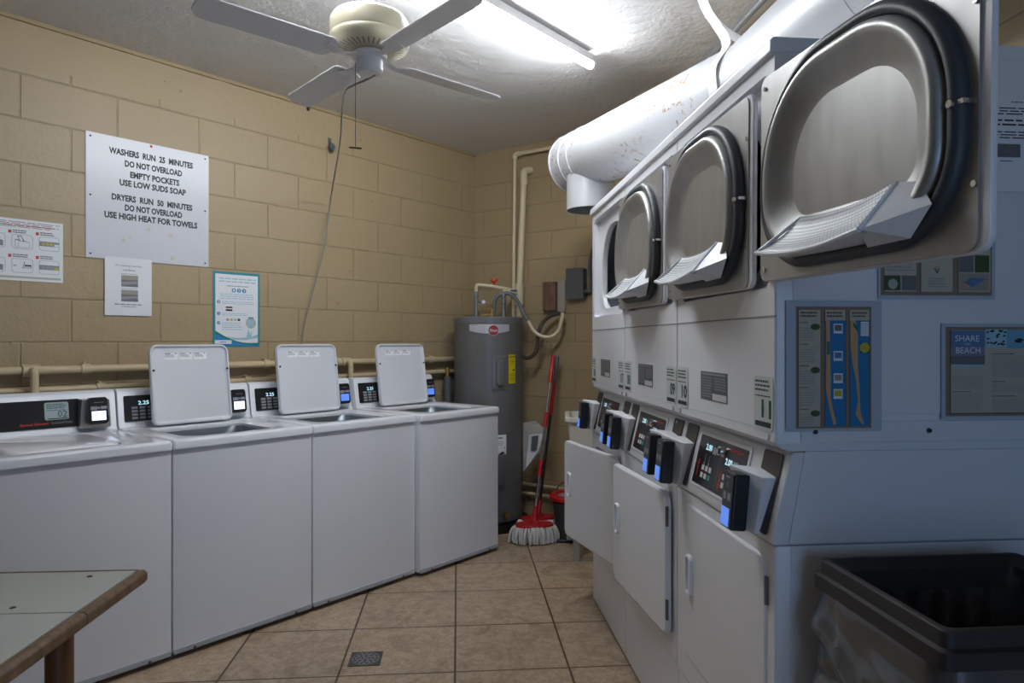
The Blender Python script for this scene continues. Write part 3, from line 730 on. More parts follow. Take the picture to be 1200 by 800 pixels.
def small_sheet(p, w_, h_):
    p.text('If a washing machine', w_/2, h_*.86, w_*.55, h_*.035, M_INK, 2); p.text('overflows', w_/2, h_*.79, w_*.26, h_*.035, M_INK, 2)
    for z0 in (.50, .245):
        p.rect(w_*.34, w_*.70, h_*z0, h_*(z0+.20), M_PH); p.rect(w_*.34, w_*.70, h_*(z0+.12), h_*(z0+.20), M_PH2, 2); p.poly([(w_*.34, h_*(z0+.03)), (w_*.70, h_*(z0+.06)), (w_*.70, h_*(z0+.10)), (w_*.34, h_*(z0+.08))], M_GINK, 3)
        p.lines(w_*.34, w_*.70, h_*(z0+.21), h_*(z0+.235), 1, M_GINK)
    p.lines(w_*.2, w_*.82, h_*.17, h_*.215, 1, M_GINK); p.lines(w_*.35, w_*.7, h_*.14, h_*.17, 1, M_GINK)
wall_print('overflow_notice', 122, 177, 300, 369, M_PAPER, 'small white paper notice with two photos taped below the large board', 'notice', small_sheet, .001, .007)
M_YEL = mat('yellow_print', (.55, .45, .04), .6); M_RED2 = mat('red_tile', (.5, .05, .04), .6); M_LINE = mat('line_print', (.22, .25, .28), .6); M_OLIVE = mat('pale_olive', (.42, .45, .36), .6)
def instr(p, w_, h_):
    p.lines(w_*.25, w_*.98, h_*.86, h_*.965, 4, M_LINE, 1, .4); p.lines(w_*.45, w_*.93, h_*.885, h_*.91, 1, M_RED2, 2, .6)
    p.rect(0, w_*.98, h_*.04, h_*.075, M_OLIVE); cw = .245
    for i in range(4):
        for j in range(2):
            x = w_*(.04 + i*cw); z = h_*(.13 + j*.39); ww, hh = w_*.19, h_*.23
            p.poly(rrect(x, x+ww, z, z+hh, .012, 3), M_LINE, 1); p.poly(rrect(x+.0015, x+ww-.0015, z+.0015, z+hh-.0015, .011, 3), M_PAPER, 2)
            p.rect(x-w_*.03, x-w_*.002, z+hh+.004, z+hh+.018, M_RED2, 2); p.lines(x+w_*.01, x+ww*.75, z+hh+.004, z+hh+.022, 2, M_INK)
            if i == 3:
                p.rect(x, x+ww, z+hh*.32, z+hh*.66, M_LINE, 3)
                for q in range(3): p.rect(x+ww*(.14+.2*q), x+ww*(.28+.2*q), z+hh*.40, z+hh*.58, M_YEL if j else M_GINK, 4)
                p.rect(x+ww*.74, x+ww*.98, z+hh*.34, z+hh*.5, M_YEL if not j else M_PAPER, 4)
            elif i == 2 and j:
                p.poly([(x+ww*.15, z+hh*.1), (x+ww*.85, z+hh*.1), (x+ww*.85, z+hh*.5), (x+ww*.5, z+hh*.6), (x+ww*.15, z+hh*.66)], M_LINE, 3)
                p.poly([(x+ww*.17, z+hh*.12), (x+ww*.83, z+hh*.12), (x+ww*.83, z+hh*.48), (x+ww*.17, z+hh*.58)], M_PAPER, 4)
                p.poly([(x+ww*.25, z+hh*.9), (x+ww*.45, z+hh*.92), (x+ww*.6, z+hh*.52), (x+ww*.38, z+hh*.5)], M_INK, 4); p.poly([(x+ww*.29, z+hh*.86), (x+ww*.43, z+hh*.87), (x+ww*.54, z+hh*.56), (x+ww*.4, z+hh*.55)], M_PAPER, 5)
                p.rect(x+ww*.3, x+ww*.32, z+hh*.1, z+hh*.5, M_LINE, 5)
            elif i == 2:
                p.poly([(x+ww*.5, z+hh*.3), (x+ww*.53, z+hh*.3), (x+ww*.62, z+hh*.8), (x+ww*.59, z+hh*.8)], M_INK, 3); p.rect(x+ww*.6, x+ww*.92, z+hh*.35, z+hh*.58, M_INK, 3); p.rect(x+ww*.62, x+ww*.90, z+hh*.38, z+hh*.47, M_PAPER, 4); p.rect(x+ww*.06, x+ww*.22, z+hh*.47, z+hh*.54, M_LINE, 3)
            else: p.poly([(x+ww*.3, z+hh*.15), (x+ww*.9, z+hh*.12), (x+ww*.9, z+hh*.5), (x+ww*.4, z+hh*.62)], M_LINE, 3)
wall_print('instruction_sheet', -62, 73.5, 247, 324, M_PAPER, 'white laminated sheet of numbered washer diagrams at the left edge', 'notice', instr, .0012, .002)
M_BLUE = mat('bright_blue_print', (.02, .22, .50), .5); M_TEAL = mat('teal_print', (.01, .26, .33), .5); M_GRN = mat('green_band', (.01, .18, .10), .5)
M_PALE = mat('pale_print', (.35, .55, .66), .6)
def blue(p, w_, h_):
    p.rect(.012, w_-.012, .012, h_-.014, M_PAPER, 1)
    def arc(z0, z1, dip, n=12, up=1): return [(.012+(w_-.024)*i/n, h_*(z0+(z1-z0)*i/n) - dip*math.sin(math.pi*i/n)) for i in range(n+1)]
    p.poly(arc(.21, .05, .025) + [(w_-.012, .012), (.012, .012)], M_GRN, 2); p.poly(arc(.175, .025, .02) + [(w_-.012, .005), (.012, .005)], M_BLUE, 3)
    p.poly([(.012+.2*w_, h_*.135), (w_*.5, h_*.115), (w_*.8, h_*.125), (w_-.012, h_*.17), (w_-.012, h_*.12), (w_*.7, h_*.09), (w_*.4, h_*.09)], M_PALE, 4)
    p.poly([(w_*.70, h_*.12), (w_*.74, h_*.24), (w_*.78, h_*.16), (w_*.83, h_*.22), (w_*.80, h_*.11)], M_PALE, 5)
    p.rect(.008, w_*.38, h_*.035, h_*.085, M_PAPER, 5); p.lines(w_*.13, w_*.28, h_*.05, h_*.07, 1, M_INK, 6)
    p.lines(w_*.12, w_*.92, h_*.85, h_*.93, 2, M_PALE, 2, .4, .03); p.lines(w_*.28, w_*.78, h_*.80, h_*.825, 1, M_GINK, 2)
    for i, t_ in enumerate('123'): p.disc(w_*(.43+.11*i), h_*.755, w_*.045, M_BLUE, 2); p.text(t_, w_*(.43+.11*i), h_*.755, w_*.035, h_*.033, M_PAPER, 4, .02)
    p.lines(w_*.14, w_*.88, h_*.63, h_*.715, 3, M_PALE, 2, .35, .1)
    for k, (z, t_) in enumerate(((.595, '1'), (.44, '2'), (.315, '3'))):
        p.disc(w_*.11, h_*z, w_*.035, M_BLUE, 2); p.text(t_, w_*.11, h_*z, w_*.022, h_*.024, M_PAPER, 4, .02); p.lines(w_*.18, w_*(.9, .75, .62)[k], h_*(z-(.03, .03, .10)[k]), h_*(z+.015), (2, 2, 4)[k], M_PALE, 2, .35)
    p.rect(w_*.26, w_*.40, h_*.515, h_*.535, M_INK, 2); p.rect(w_*.26, w_*.40, h_*.475, h_*.50, M_INK, 2)
    for i, c_ in enumerate((M_GINK, M_YEL, M_PALE, M_INK)): p.rect(w_*(.27+.08*i), w_*(.325+.08*i), h_*.345, h_*.375, c_, 2)
    p.poly([(w_*(.80)+w_*.11*math.cos(R(a)), h_*.32+h_*.075*math.sin(R(a))) for a in range(0, 360, 20)], M_OLIVE, 2); p.rect(w_*.73, w_*.87, h_*.27, h_*.36, M_PALE, 3); p.rect(w_*.74, w_*.86, h_*.385, h_*.40, M_BLUE, 4)
wall_print('payment_poster', 249.5, 304, 317, 406, M_TEAL, 'blue bordered poster with steps 1 2 3 on the left wall above the washers', 'poster', blue, .0012, .002)

# hook and old anchor on the left wall
s0, z0 = onL(386, 170)
hk = MB().box(-.010, .010, -.006, 0, -.03, .045).tube(smoothpath([(0, -.006, .01), (0, -.035, -.005), (0, -.045, -.028), (0, -.03, -.045), (0, -.012, -.035)], 4), .008, 8).lathe([(.020, -.035), (.020, -.010)], (.002, 0, -.018), 16, axis='y')
o = hk.build('wall_hook', M_GREYPL); o.location = Lw(s0, .001, z0); o.rotation_euler = (0, 0, RZ_L); tag(o, 'small dark metal wall hook high on the left wall beside the cord', 'hook')
s0, z0 = onL(361, 128)
o = MB().lathe([(.008, -.012), (.012, 0)], n=10, axis='y').build('wall_anchor', M_DKPL); o.location = Lw(s0, .001, z0); o.rotation_euler = (0, 0, RZ_L); tag(o, 'tiny dark bolt left in the wall just under the ceiling', 'bolt')

# pipes along the left wall
def pipe_run(name, pts, r, m, label, n=12, extra=None):
    o = MB().tube(pts, r, n)
    if extra: extra(o)
    return tag(o.build(name, m), label, 'pipe')
def clamps(s_list, z, r):
    def f(mb):
        for s__ in s_list:
            a, b = Lw(s__-.02, .045, z), Lw(s__+.02, .045, z); mb.tube([a, b], r+.006, 12)
            c_ = Lw(s__, .045, z+.03); mb.tube([Lw(s__, .0, z+.028), Lw(s__, .04, z+.028)], .006, 6)
            d_ = Lw(s__, .0, z)
            mb.tube([Lw(s__, .0, z), Lw(s__, .045, z)], .008, 6)
    return f
def drops(mb):
    for px in (36, 405):
        s__, _ = onL(px, 430, .045)
        mb.tube([Lw(s__-.035, .045, 1.198), Lw(s__+.035, .045, 1.198)], .028, 12)
        mb.tube(elbowpath([Lw(s__, .045, 1.198), Lw(s__, .10, 1.195), Lw(s__, .10, 1.04)], .04), .017, 10)
    clamps([onL(px, 430, .045)[0] for px in (100, 247, 312, 396, 478, 505)], 1.198, .019)(mb)
pipe_run('supply_pipe', [Lw(-6.2, .045, 1.198), Lw(-.12, .045, 1.198)], .019, M_CREAM, 'upper of two cream painted pipes running behind the washers', extra=drops)
pipe_run('supply_pipe', [Lw(-6.2, .045, 1.105), Lw(-.12, .045, 1.105)], .017, M_CREAM, 'lower of two cream painted pipes running behind the washers', extra=clamps([onL(px, 440, .045)[0] for px in (118, 290, 480)], 1.105, .017))

# ------------------------------------------------------------------ water heater and its pipework
HX, HY, HR = -.172, 4.985, .25
H = empty('water_heater', (HX, HY, 0), 0, 'tall grey cylindrical electric water heater in the corner', 'water heater')
HT = 1.505
MB().lathe([(HR-.01, .06), (HR, .07), (HR, HT-.035)], n=64).build('tank', M_TANK, H)
MB().lathe([(HR+.003, HT-.045), (HR+.004, HT-.008), (HR-.006, HT), (.05, HT+.004)], n=64).build('top_cap', mat('grey_cap_paint', (.16, .165, .17), .3), H)
MB().lathe([(HR+.04, .0), (HR+.045, .055), (HR+.03, .058), (HR-.02, .05)], n=48).build('drain_pan', M_BLACK, H)
hd = math.atan2(-HY, -HX)         # direction towards the viewer
def curved(name, mats, x0, x1, z0, z1, r, draw=None, base=None, parent=H, split=24, bow=0):
    """print wrapped on the tank; x measured along the skin, 0 = faces the camera"""
    p = Print(); p.eps = .0006
    n_ = split
    for i in range(n_):
        a, b = x0+(x1-x0)*i/n_, x0+(x1-x0)*(i+1)/n_
        ba, bb = [bow*(1-((q-(x0+x1)/2)/((x1-x0)/2))**2) for q in (a, b)]
        p.poly([(a, z0-ba), (b, z0-bb), (b, z1), (a, z1)], base, 1)
    if draw: draw(p)
    p.mb.v = [((r - v[1])*math.cos(hd + v[0]/r), (r - v[1])*math.sin(hd + v[0]/r), v[2]) for v in p.mb.v]
    # flip handedness: larger x is to the right for the viewer
    return p.mb.build(name, p.mats, parent)
M_SILV = mat('silver_label', (.55, .56, .60), .35, .2)
def rh(p):
    p.disc(.035, 1.408, .038, mat('white_rim', (.6, .6, .62), .4), 3, 28); p.disc(.035, 1.408, .035, mat('deep_red', (.33, .015, .03), .35), 4, 28)
    p.text('Rheem', .037, 1.408, .054, .022, M_WHITEINK, 6, .01); p.lines(-.12, -.07, 1.438, 1.445, 1, M_RED, 2); p.lines(.09, .145, 1.436, 1.442, 1, M_GINK, 2)
curved('brand_band', None, -.14, .155, 1.405, 1.45, HR+.001, rh, M_SILV, bow=.02)
def yl(p):
    p.text('ENERGYGUIDE', .182, 1.222, .054, .014, M_INK, 3, .03); p.rect(.156, .208, 1.158, 1.161, M_INK, 2); p.lines(.158, .206, 1.170, 1.205, 3, mat('yellow_shade', (.35, .28, .0), .6), 2); p.rect(.186, .204, 1.125, 1.135, M_INK, 2); p.lines(.158, .206, 1.05, 1.11, 5, mat('yellow_shade', (.35, .28, .0), .6), 2); p.rect(.18, .2, 1.185, 1.19, M_INK, 3)
curved('energy_label', None, .150, .214, 1.035, 1.238, HR+.001, yl, mat('yellow_label', (.75, .60, .01), .5), split=8)
def wlb(p):
    p.lines(-.02, .12, .605, .64, 3, M_GINK, 2); p.rect(.05, .12, .585, .597, M_RED, 2); p.lines(-.02, .05, .45, .57, 9, M_GINK, 2); p.lines(.07, .12, .45, .50, 4, M_GINK, 2); p.poly([(.06, .54), (.10, .565), (.12, .55), (.10, .545), (.12, .52), (.09, .53)], M_INK, 3); p.rect(-.02, .03, .555, .56, M_RED, 3); p.rect(.06, .10, .655, .662, M_INK, 3)
curved('warning_label', None, -.04, .130, .44, .68, HR+.001, wlb, M_PAPER, split=14)
for z in (.99, .30):
    f = MB(); rings = []
    def wrap(pts, rad_): return [((rad_)*math.cos(hd + p[0]/HR), rad_*math.sin(hd + p[0]/HR), p[1]) for p in pts]
    f.loft([wrap(rrect(.022, .128, z, z+.245, .006), HR-.001), wrap(rrect(.022, .128, z, z+.245, .006), HR+.010), wrap(rrect(.030, .120, z+.008, z+.237, .006), HR+.012),
            wrap(rrect(.050, .108, z+.03, z+.215, .028), HR+.012), wrap(rrect(.054, .104, z+.034, z+.211, .026), HR+.026), wrap(rrect(.064, .094, z+.05, z+.195, .014), HR+.030)], cap0=False, cap1=True)
    f.build('access_panel', M_TANK, H, ang=30)
def hp(px, py, dz=0.0):                                # a point above the heater on its axis plane
    y = HY + dz; x, yy, z = W(px, py, y); return (x-HX, yy-HY, z)
for nx in (558, 590): MB().lathe([(.020, HT), (.020, HT+.05), (.014, HT+.05), (.014, HT+.07)], (hp(nx, 360)[0], 0, 0), 14).build('nipple', mat('dull_pipe_steel', (.28, .30, .31), .4, .7), H)
dv = MB(); dp = (HR*math.cos(hd+.45)*1.0, HR*math.sin(hd+.45), .13)
e_ = Vector((math.cos(hd+.45), math.sin(hd+.45), 0)); b0 = Vector(dp)
dv.tube([b0, b0+e_*.05], .014, 10).tube([b0+e_*.05, b0+e_*.06], .022, 12); dv.build('drain_valve', M_BRASS, H)
tp = MB(); q = Vector(hp(571, 369)); tp.tube([q+Vector((-.045,0,-.002)), q+Vector((.05,0,.006))], .014, 10).tube([q+Vector((.035,0,-.02)), q+Vector((.035,0,.05))], .016, 10).box(q.x-.02, q.x+.045, -.012, .004, q.z+.045, q.z+.05)
tp.build('relief_valve', M_BRASS, H)
# cream plumbing from the heater to the wall
pm = empty('heater_plumbing', (HX, HY, 0), 0, 'cream plastic plumbing with red and blue handled valves on top of the water heater', 'plumbing')
x1_, x2_ = hp(558, 0)[0], hp(590, 0)[0]
jn = Vector(Bw(onB(608, 337, .06)[0], .06, 1.70)) - Vector((HX, HY, 0))
MB().tube(elbowpath([(x1_, 0, HT+.12), (x1_, 0, 1.745), (x1_+.10, .0, 1.735), (x2_+.02, .02, 1.715), (jn.x, jn.y, 1.70)], .02), .013, 12).tube(elbowpath([(x2_, 0, HT+.10), (x2_, 0, 1.70), (jn.x, jn.y, 1.69)], .02), .013, 12).build('pipe_run', M_CREAM2, pm)
for x, zz in ((x1_, HT+.07), (x2_, HT+.07)):
    MB().lathe([(.014, zz), (.014, zz+.03), (.019, zz+.035), (.019, zz+.065), (.014, zz+.07), (.014, zz+.08), (.018, zz+.085), (.018, zz+.11), (.014, zz+.115), (.014, zz+.12)], (x, 0, 0), 14).build('union_fitting', mat('dull_pipe_steel', (.28, .30, .31), .4, .7), pm)
g = MB().lathe([(.017, -.03), (.017, -.004)], (x1_+.055, 0, HT+.112), 16, axis='y').tube([(x1_, 0, HT+.11), (x1_+.055, -.01, HT+.11)], .006, 8); g.build('pressure_gauge', M_GREYPL, pm)
MB().lathe([(.0135, -.0315), (.0135, -.030)], (x1_+.055, 0, HT+.112), 16, axis='y').build('gauge_face', M_PAPER, pm)
vx = hp(579, 0)[0]
MB().tube([(vx, .005, 1.735), (vx, .005, 1.765)], .008, 8).lathe([(.004, 1.765), (.024, 1.765), (.026, 1.778), (.022, 1.786), (.004, 1.786)], (vx, .005, 0), 12).build('valve_handle', mat('orange_red_plastic', (.65, .05, .02), .4), pm)
bx = hp(602.5, 0)[0]
MB().tube([(bx, .03, 1.70), (bx, -.01, 1.70)], .007, 8).box(bx-.025, bx+.022, -.018, -.010, 1.694, 1.706).build('valve_handle', mat('dark_blue_plastic', (.02, .035, .16), .4), pm)
# wall pipes behind
def pB(px, py, off): s__, z = onB(px, py, off); return Bw(s__, off, z)
sA, _ = onB(603.5, 0, .05); _, zA = onB(603.5, 181, .05)
sE, zE = onB(660, 170, .05)
mbp = MB().tube(elbowpath([Bw(onB(599.5, 0, .05)[0], .05, .18), Bw(sA, .05, zA), Bw(sE+.25, .05, zA-.0)], .02), .0135, 12).tube(elbowpath([Bw(sA, .05, zA-.04), Bw(sA, .05, zA), Bw(sA+.05, .05, zA)], .02), .019, 12)
for zz in (1.20, 1.95, 2.35): mbp.tube([Bw(sA-.03, .0, zz), Bw(sA-.0, .05, zz)], .006, 6)
mbp.tube([Bw(sA+.06, .0, zA+.03), Bw(sA+.06, .05, zA)], .006, 6)
tag(mbp.build('riser_pipe', M_CREAM2), 'thin cream pipe climbing the back wall and turning right under the ceiling', 'pipe')
s2, z2 = onB(614, 200, .055)
s3, _ = onB(607, 0, .055)
mbp = MB().tube([Bw(s3, .055, .9), Bw(s3+.012, .055, 1.70), Bw(s2, .055, z2-.06)], .024, 14).tube(elbowpath([Bw(s2, .055, z2-.10), Bw(s2, .055, z2), Bw(s2+.03, .0, z2+.01)], .04), .028, 14)
mbp.tube([Bw(s3+.010, .055, 1.60), Bw(s3+.013, .055, 1.76)], .033, 14)
tag(mbp.build('vent_pipe', M_CREAM2), 'thick cream pipe standing on the back wall with a short elbow on top', 'pipe')
# stub with sleeve in the corner
s5, z5 = onL(524.5, 450, .09)
st = empty('corner_valve_stub', Lw(s5, .09, 0), 0, 'short capped pipe with grey sleeve standing between washer and water heater', 'pipe')
zt_ = onL(524.5, 430, .09)[1]
MB().tube([(0, 0, zt_-.30), (0, 0, zt_-.07)], .028, 14).build('sleeve', M_GREYPL, st)
MB().tube([(0, 0, zt_-.08), (0, 0, zt_-.02), (0, 0, zt_)], [.016, .016, .010], 12).build('stub_pipe', M_BRASS, st)
MB().tube([(0, 0, 0), (0, 0, zt_-.30)], .014, 10).build('stub_riser', M_CREAM, st)

# wood block, flexible conduits, junction box on the back wall
sb0, zb1 = onB(640, 331, .0); sb1, zb0 = onB(657.5, 365, 0)
wbk = empty('outlet_board', Bw((sb0+sb1)/2, .001, (zb0+zb1)/2), RZ_B, 'weathered brown wooden block fixed to the back wall right of the water heater', 'board')
hw, hh = (sb1-sb0)/2, (zb1-zb0)/2
MB().box(-hw, hw*.75, -.055, -.02, -hh*.95, hh).build('wood_block', M_RUST, wbk, bevel=.006)
MB().box(-hw*.3, hw*1.7, -.02, 0, -hh*1.05, hh*1.05).build('backing_plate', mat('flaking_paint', (.40, .36, .30), .8), wbk, bevel=.003)
for x, z in ((-hw*.6, hh*.75), (0, hh*.7), (hw*.3, -hh*.2)): MB().lathe([(.006, -.058), (.006, -.054)], (x, 0, z), 8, axis='y').build('bolt', M_DKPL, wbk)
def wp(px, py, off): return pB(px, py, off)
zc = Vector((HX, HY, 0))
g1 = [Vector(hp(579, 369)) + zc, Vector(hp(580, 352)) + zc, Vector(hp(588, 344)) + zc, Vector(hp(599, 345)) + zc, W(608, 355, 4.95), W(614, 368, 4.92), W(619, 376, 4.90)]
cnd = smoothpath(g1, 7)
fc = empty('flexible_conduit', (0, 0, 0), 0, 'thick flexible electrical conduit looping from the water heater top to the wooden block', 'conduit')
MB().tube(cnd, .014, 12).build('grey_length', mat('conduit_grey', (.13, .15, .155), .45), fc)
MB().tube(smoothpath([W(618.5, 375, 4.905), W(625, 387, 4.89), W(635, 394, 4.87), W(647, 394, 4.86), W(655, 386, 4.86), W(658.5, 372, 4.87), W(659, 367, 4.88)], 7), .013, 12).build('cream_length', M_CREAM2, fc)
fc.location = (0, 0, 0)
M_DKBR = mat('grimy_brown_cable', (.07, .052, .042), .7)
dk = MB().tube(smoothpath([W(656, 367, 4.88), W(645, 370, 4.91), W(636, 378, 4.92), W(631, 390, 4.92), W(630, 402, 4.9), W(628, 412, 4.9), W(620, 419, 4.93), W(610, 417, 4.98)], 6), .014, 10)
tag(dk.build('dark_conduit', M_DKBR), 'grimy dark brown cable curling down from the wooden block behind the heater', 'conduit')
sj0, zj1 = onB(668.5, 316, 0); sj1, zj0 = onB(688, 350, 0)
jb = empty('junction_box', Bw(sj0, 0, zj0), RZ_B, 'grey plastic junction box on the back wall beside the far dryer', 'junction box')
jw, jh = sj1-sj0, zj1-zj0
MB().box(0, jw, -.06, -.002, 0, jh).build('box', M_GREYPL, jb, bevel=.006)
MB().box(-.003, jw+.003, -.066, -.058, -.003, jh+.003).build('cover', M_GREYPL, jb, bevel=.003)
MB().tube(elbowpath([(jw, -.03, .05), (jw+.05, -.03, .05), (jw+.05, -.03, .12)], .03), .016, 10).tube(smoothpath([(jw+.05, -.03, .12), (jw+.035, -.03, .20), (jw+.045, -.03, .30), (jw+.08, -.03, .40), (jw+.10, -.03, .5)], 5), .012, 10).build('conduit_tail', M_GREYPL, jb)
# two thin pipes low on the back wall
for zz, nm in ((onB(640, 570, .04)[1], 'upper'), (onB(640, 581, .04)[1], 'lower')):
    tag(MB().tube([Bw(.12, .04, zz), Bw(1.35, .04, zz)], .013, 10).build('low_pipe', M_CREAM), f'{nm} of two thin cream pipes low on the back wall behind the mops', 'pipe')
# plastic pouch with papers taped to the heater
def pouch():
    o = empty('document_pouch', (HX, HY, 0), 0, 'clear plastic pouch holding papers taped to the side of the water heater', 'pouch')
    a0 = Vector(W(613, 497, 4.93)) - zc; 
    pp = MB(); pts = [W(613, 495, 4.92), W(628, 493, 4.86), W(643, 507, 4.82), W(640, 520, 4.82), W(613, 553, 4.92)]
    pts = [Vector(p)-zc for p in pts]; q = [p + Vector((0, .006, 0)) for p in pts]
    pp.add(pts+q, [(0,1,2,3,4), (9,8,7,6,5)] + [(i, (i+1) % 5, (i+1) % 5+5, i+5) for i in range(5)])
    pp.build('plastic_sleeve', mat('clear_film', (.8, .8, .82), .15, alpha=.28), o)
    ps = [Vector(W(*a))-zc for a in ((620, 509, 4.90), (637, 508, 4.838), (631, 528, 4.85), (616, 549, 4.905))]; q = [p + Vector((0, -.003, 0)) for p in ps]
    MB().add(ps+q, [(0,1,2,3), (7,6,5,4)] + [(i, (i+1) % 4, (i+1) % 4+4, i+4) for i in range(4)]).build('papers', M_PAPER, o)
    ps = [Vector(W(*a))-zc for a in ((623, 511, 4.875), (631, 510, 4.845), (629, 527, 4.85), (622, 528, 4.875))]; q = [p + Vector((0, -.003, 0)) for p in ps]
    MB().add(ps+q, [(0,1,2,3), (7,6,5,4)] + [(i, (i+1) % 4, (i+1) % 4+4, i+4) for i in range(4)]).build('printed_panel', M_GREYPL, o)
pouch()

# ------------------------------------------------------------------ mops, bucket, sink
def mop(base, top, label, pole_m, head_rz, grip_m, name='string_mop'):
    b, t_ = Vector(base), Vector(top); o = empty(name, (b.x, b.y, 0), 0, label, 'mop', 'mops leaning in the corner')
    r0 = Vector((0, 0, .145)); d = (t_ - Vector((b.x, b.y, 0))) - r0; L_ = d.length; d.normalize()
    MB().tube([r0+d*.06, r0+d*(L_-.20)], .0105, 12).build('pole', pole_m, o)
    MB().tube([r0+d*(L_-.20), r0+d*(L_-.01), r0+d*L_], [.014, .0145, .009], 12).build('grip', grip_m, o)
    MB().tube([r0+d*(L_*.55), r0+d*(L_*.55+.10)], .0145, 12).tube([r0+d*(L_*.26), r0+d*(L_*.26+.10)], .0145, 12).build('collar', M_REDPL, o) if pole_m is M_CHROME else MB().tube([r0+d*(L_*.62), r0+d*(L_-.20)], .0135, 12).build('collar', M_REDPL, o)
    MB().tube([r0-d*.02, r0+d*.09], [.018, .015], 10).box(-.035, .035, -.02, .02, .12, .145).build('socket', M_REDPL, o)
    c_, s_2 = math.cos(head_rz), math.sin(head_rz)
    fr_ = MB().prism([(-.125, -.03), (-.08, -.06), (.08, -.06), (.125, -.03), (.125, .03), (.08, .06), (-.08, .06), (-.125, .03)], 'z', .108, .124)
    fr_.xform(Matrix.Rotation(head_rz, 4, 'Z')).build('head_plate', M_REDPL, o, bevel=.004)
    ya = MB(); rn = random.Random(int(b.x*1000))
    for k in range(132):
        a = 2*math.pi*k/132*3 + rn.uniform(-.1, .1); lay = k % 3
        rx, ry = .118-.02*lay, .055-.012*lay; cx, sx = math.cos(a), math.sin(a)
        p0 = Vector((rx*cx, ry*sx, .108)); e = Vector((cx*.032, sx*.032, 0)); jit = Vector((rn.uniform(-.010, .010), rn.uniform(-.010, .010), 0))
        ya.tube(smoothpath([p0, p0+e*.9+Vector((0,0,-.012)), p0+e*1.3+jit*.6+Vector((0,0,-.055)), p0+e*(1.0+.4*rn.random())+jit+Vector((0,0,-.098))], 3), [.0066]*10, 6)
    ya.xform(Matrix.Rotation(head_rz, 4, 'Z')).build('yarn', M_MOP, o)
    return o
mop((W(626, 622, 4.53)[0], 4.53, 0), W(648.5, 416, 4.80), 'spin mop with silver pole and white yarn, the front one of the two', M_CHROME, R(8), M_REDPL)
mop((W(631, 616, 4.71)[0], 4.71, 0), W(653.5, 417, 4.88), 'spin mop with dark pole and red sleeve, behind the silver poled one', M_DKPL, R(20), M_GREYPL)
bk = empty('mop_bucket', (.395, 4.64, 0), 0, 'dark mop bucket with red rim standing beside the mops', 'bucket')
MB().loft([ring_z(rrect(-.10, .16, -.12, .12, .06), z) for z in (0.0, .02)] + [ring_z(rrect(-.115, .175, -.13, .13, .07), .25)] + [ring_z(rrect(-.108, .168, -.123, .123, .07), .25), ring_z(rrect(-.09, .15, -.11, .11, .06), .03)], cap0=True, cap1=True).build('body', M_DKPL, bk)
MB().box(-.125, .14, -.14, .12, 0, .022).build('base', M_BLACK, bk, bevel=.008)
rim = [(r_*1.0, z_) for r_, z_ in ((.118, .25), (.138, .262), (.140, .285), (.125, .30), (.100, .297), (.088, .275), (.10, .25))]
MB().lathe(rim, (0, 0, 0), 36, caps=False).build('rim', M_REDPL, bk)
MB().lathe([(.092, .283), (.085, .20), (.02, .19)], (0, 0, 0), 28).build('spin_basket', mat('pale_grey_plastic', (.35, .36, .38), .5), bk)
MB().box(-.035, .035, -.17, -.12, .03, .055).box(-.028, -.018, -.165, -.135, .055, .10).box(.0, .01, -.165, -.135, .055, .09).build('foot_pedal', mat('pale_grey_plastic', (.35, .36, .38), .5), bk)
MB().tube(smoothpath([(-.10, .10, .24), (-.06, .14, .33), (.06, .15, .34), (.12, .10, .24)], 5), .006, 8).build('bail_handle', M_BLACK, bk)

sx0 = W(661, 0, 4.15)[0]
sk = empty('utility_sink', (sx0, 4.08, 0), R(4.5)*-1, 'white plastic laundry sink on grey legs behind the far dryer', 'sink')
ST = .875; a_, b_ = .50, .40
MB().loft([ring_z(rrect(.06, a_-.06, .06, b_-.06, .04), .46), ring_z(rrect(.02, a_-.02, .02, b_-.02, .03), ST-.07), ring_z(rrect(.018, a_-.018, .018, b_-.018, .03), ST-.035), ring_z(rrect(0, a_, 0, b_, .03), ST-.025), ring_z(rrect(0, a_, 0, b_, .03), ST-.004), ring_z(rrect(.004, a_-.004, .004, b_-.004, .03), ST),
           ring_z(rrect(.03, a_-.03, .03, b_-.03, .03), ST), ring_z(rrect(.04, a_-.04, .04, b_-.04, .03), ST-.03), ring_z(rrect(.08, a_-.08, .08, b_-.08, .04), .50)], cap0=True, cap1=True).build('basin', mat('white_sink_plastic', (.70, .68, .62), .4), sk)
for x, y in ((.07, .07), (a_-.07, .07), (.07, b_-.07), (a_-.07, b_-.07)):
    MB().prism([(x-.018, y-.015), (x+.018, y-.015), (x+.018, y-.010), (x-.012, y-.010), (x-.012, y+.02), (x-.018, y+.02)], 'z', 0, .52).build('leg', M_STEEL, sk)

# ------------------------------------------------------------------ table in the left foreground
tb = empty('folding_table', (-.98, 1.83, 0), R(3.5), 'grey laminate topped table with wooden edging in the lower left foreground', 'table')
TH = .72
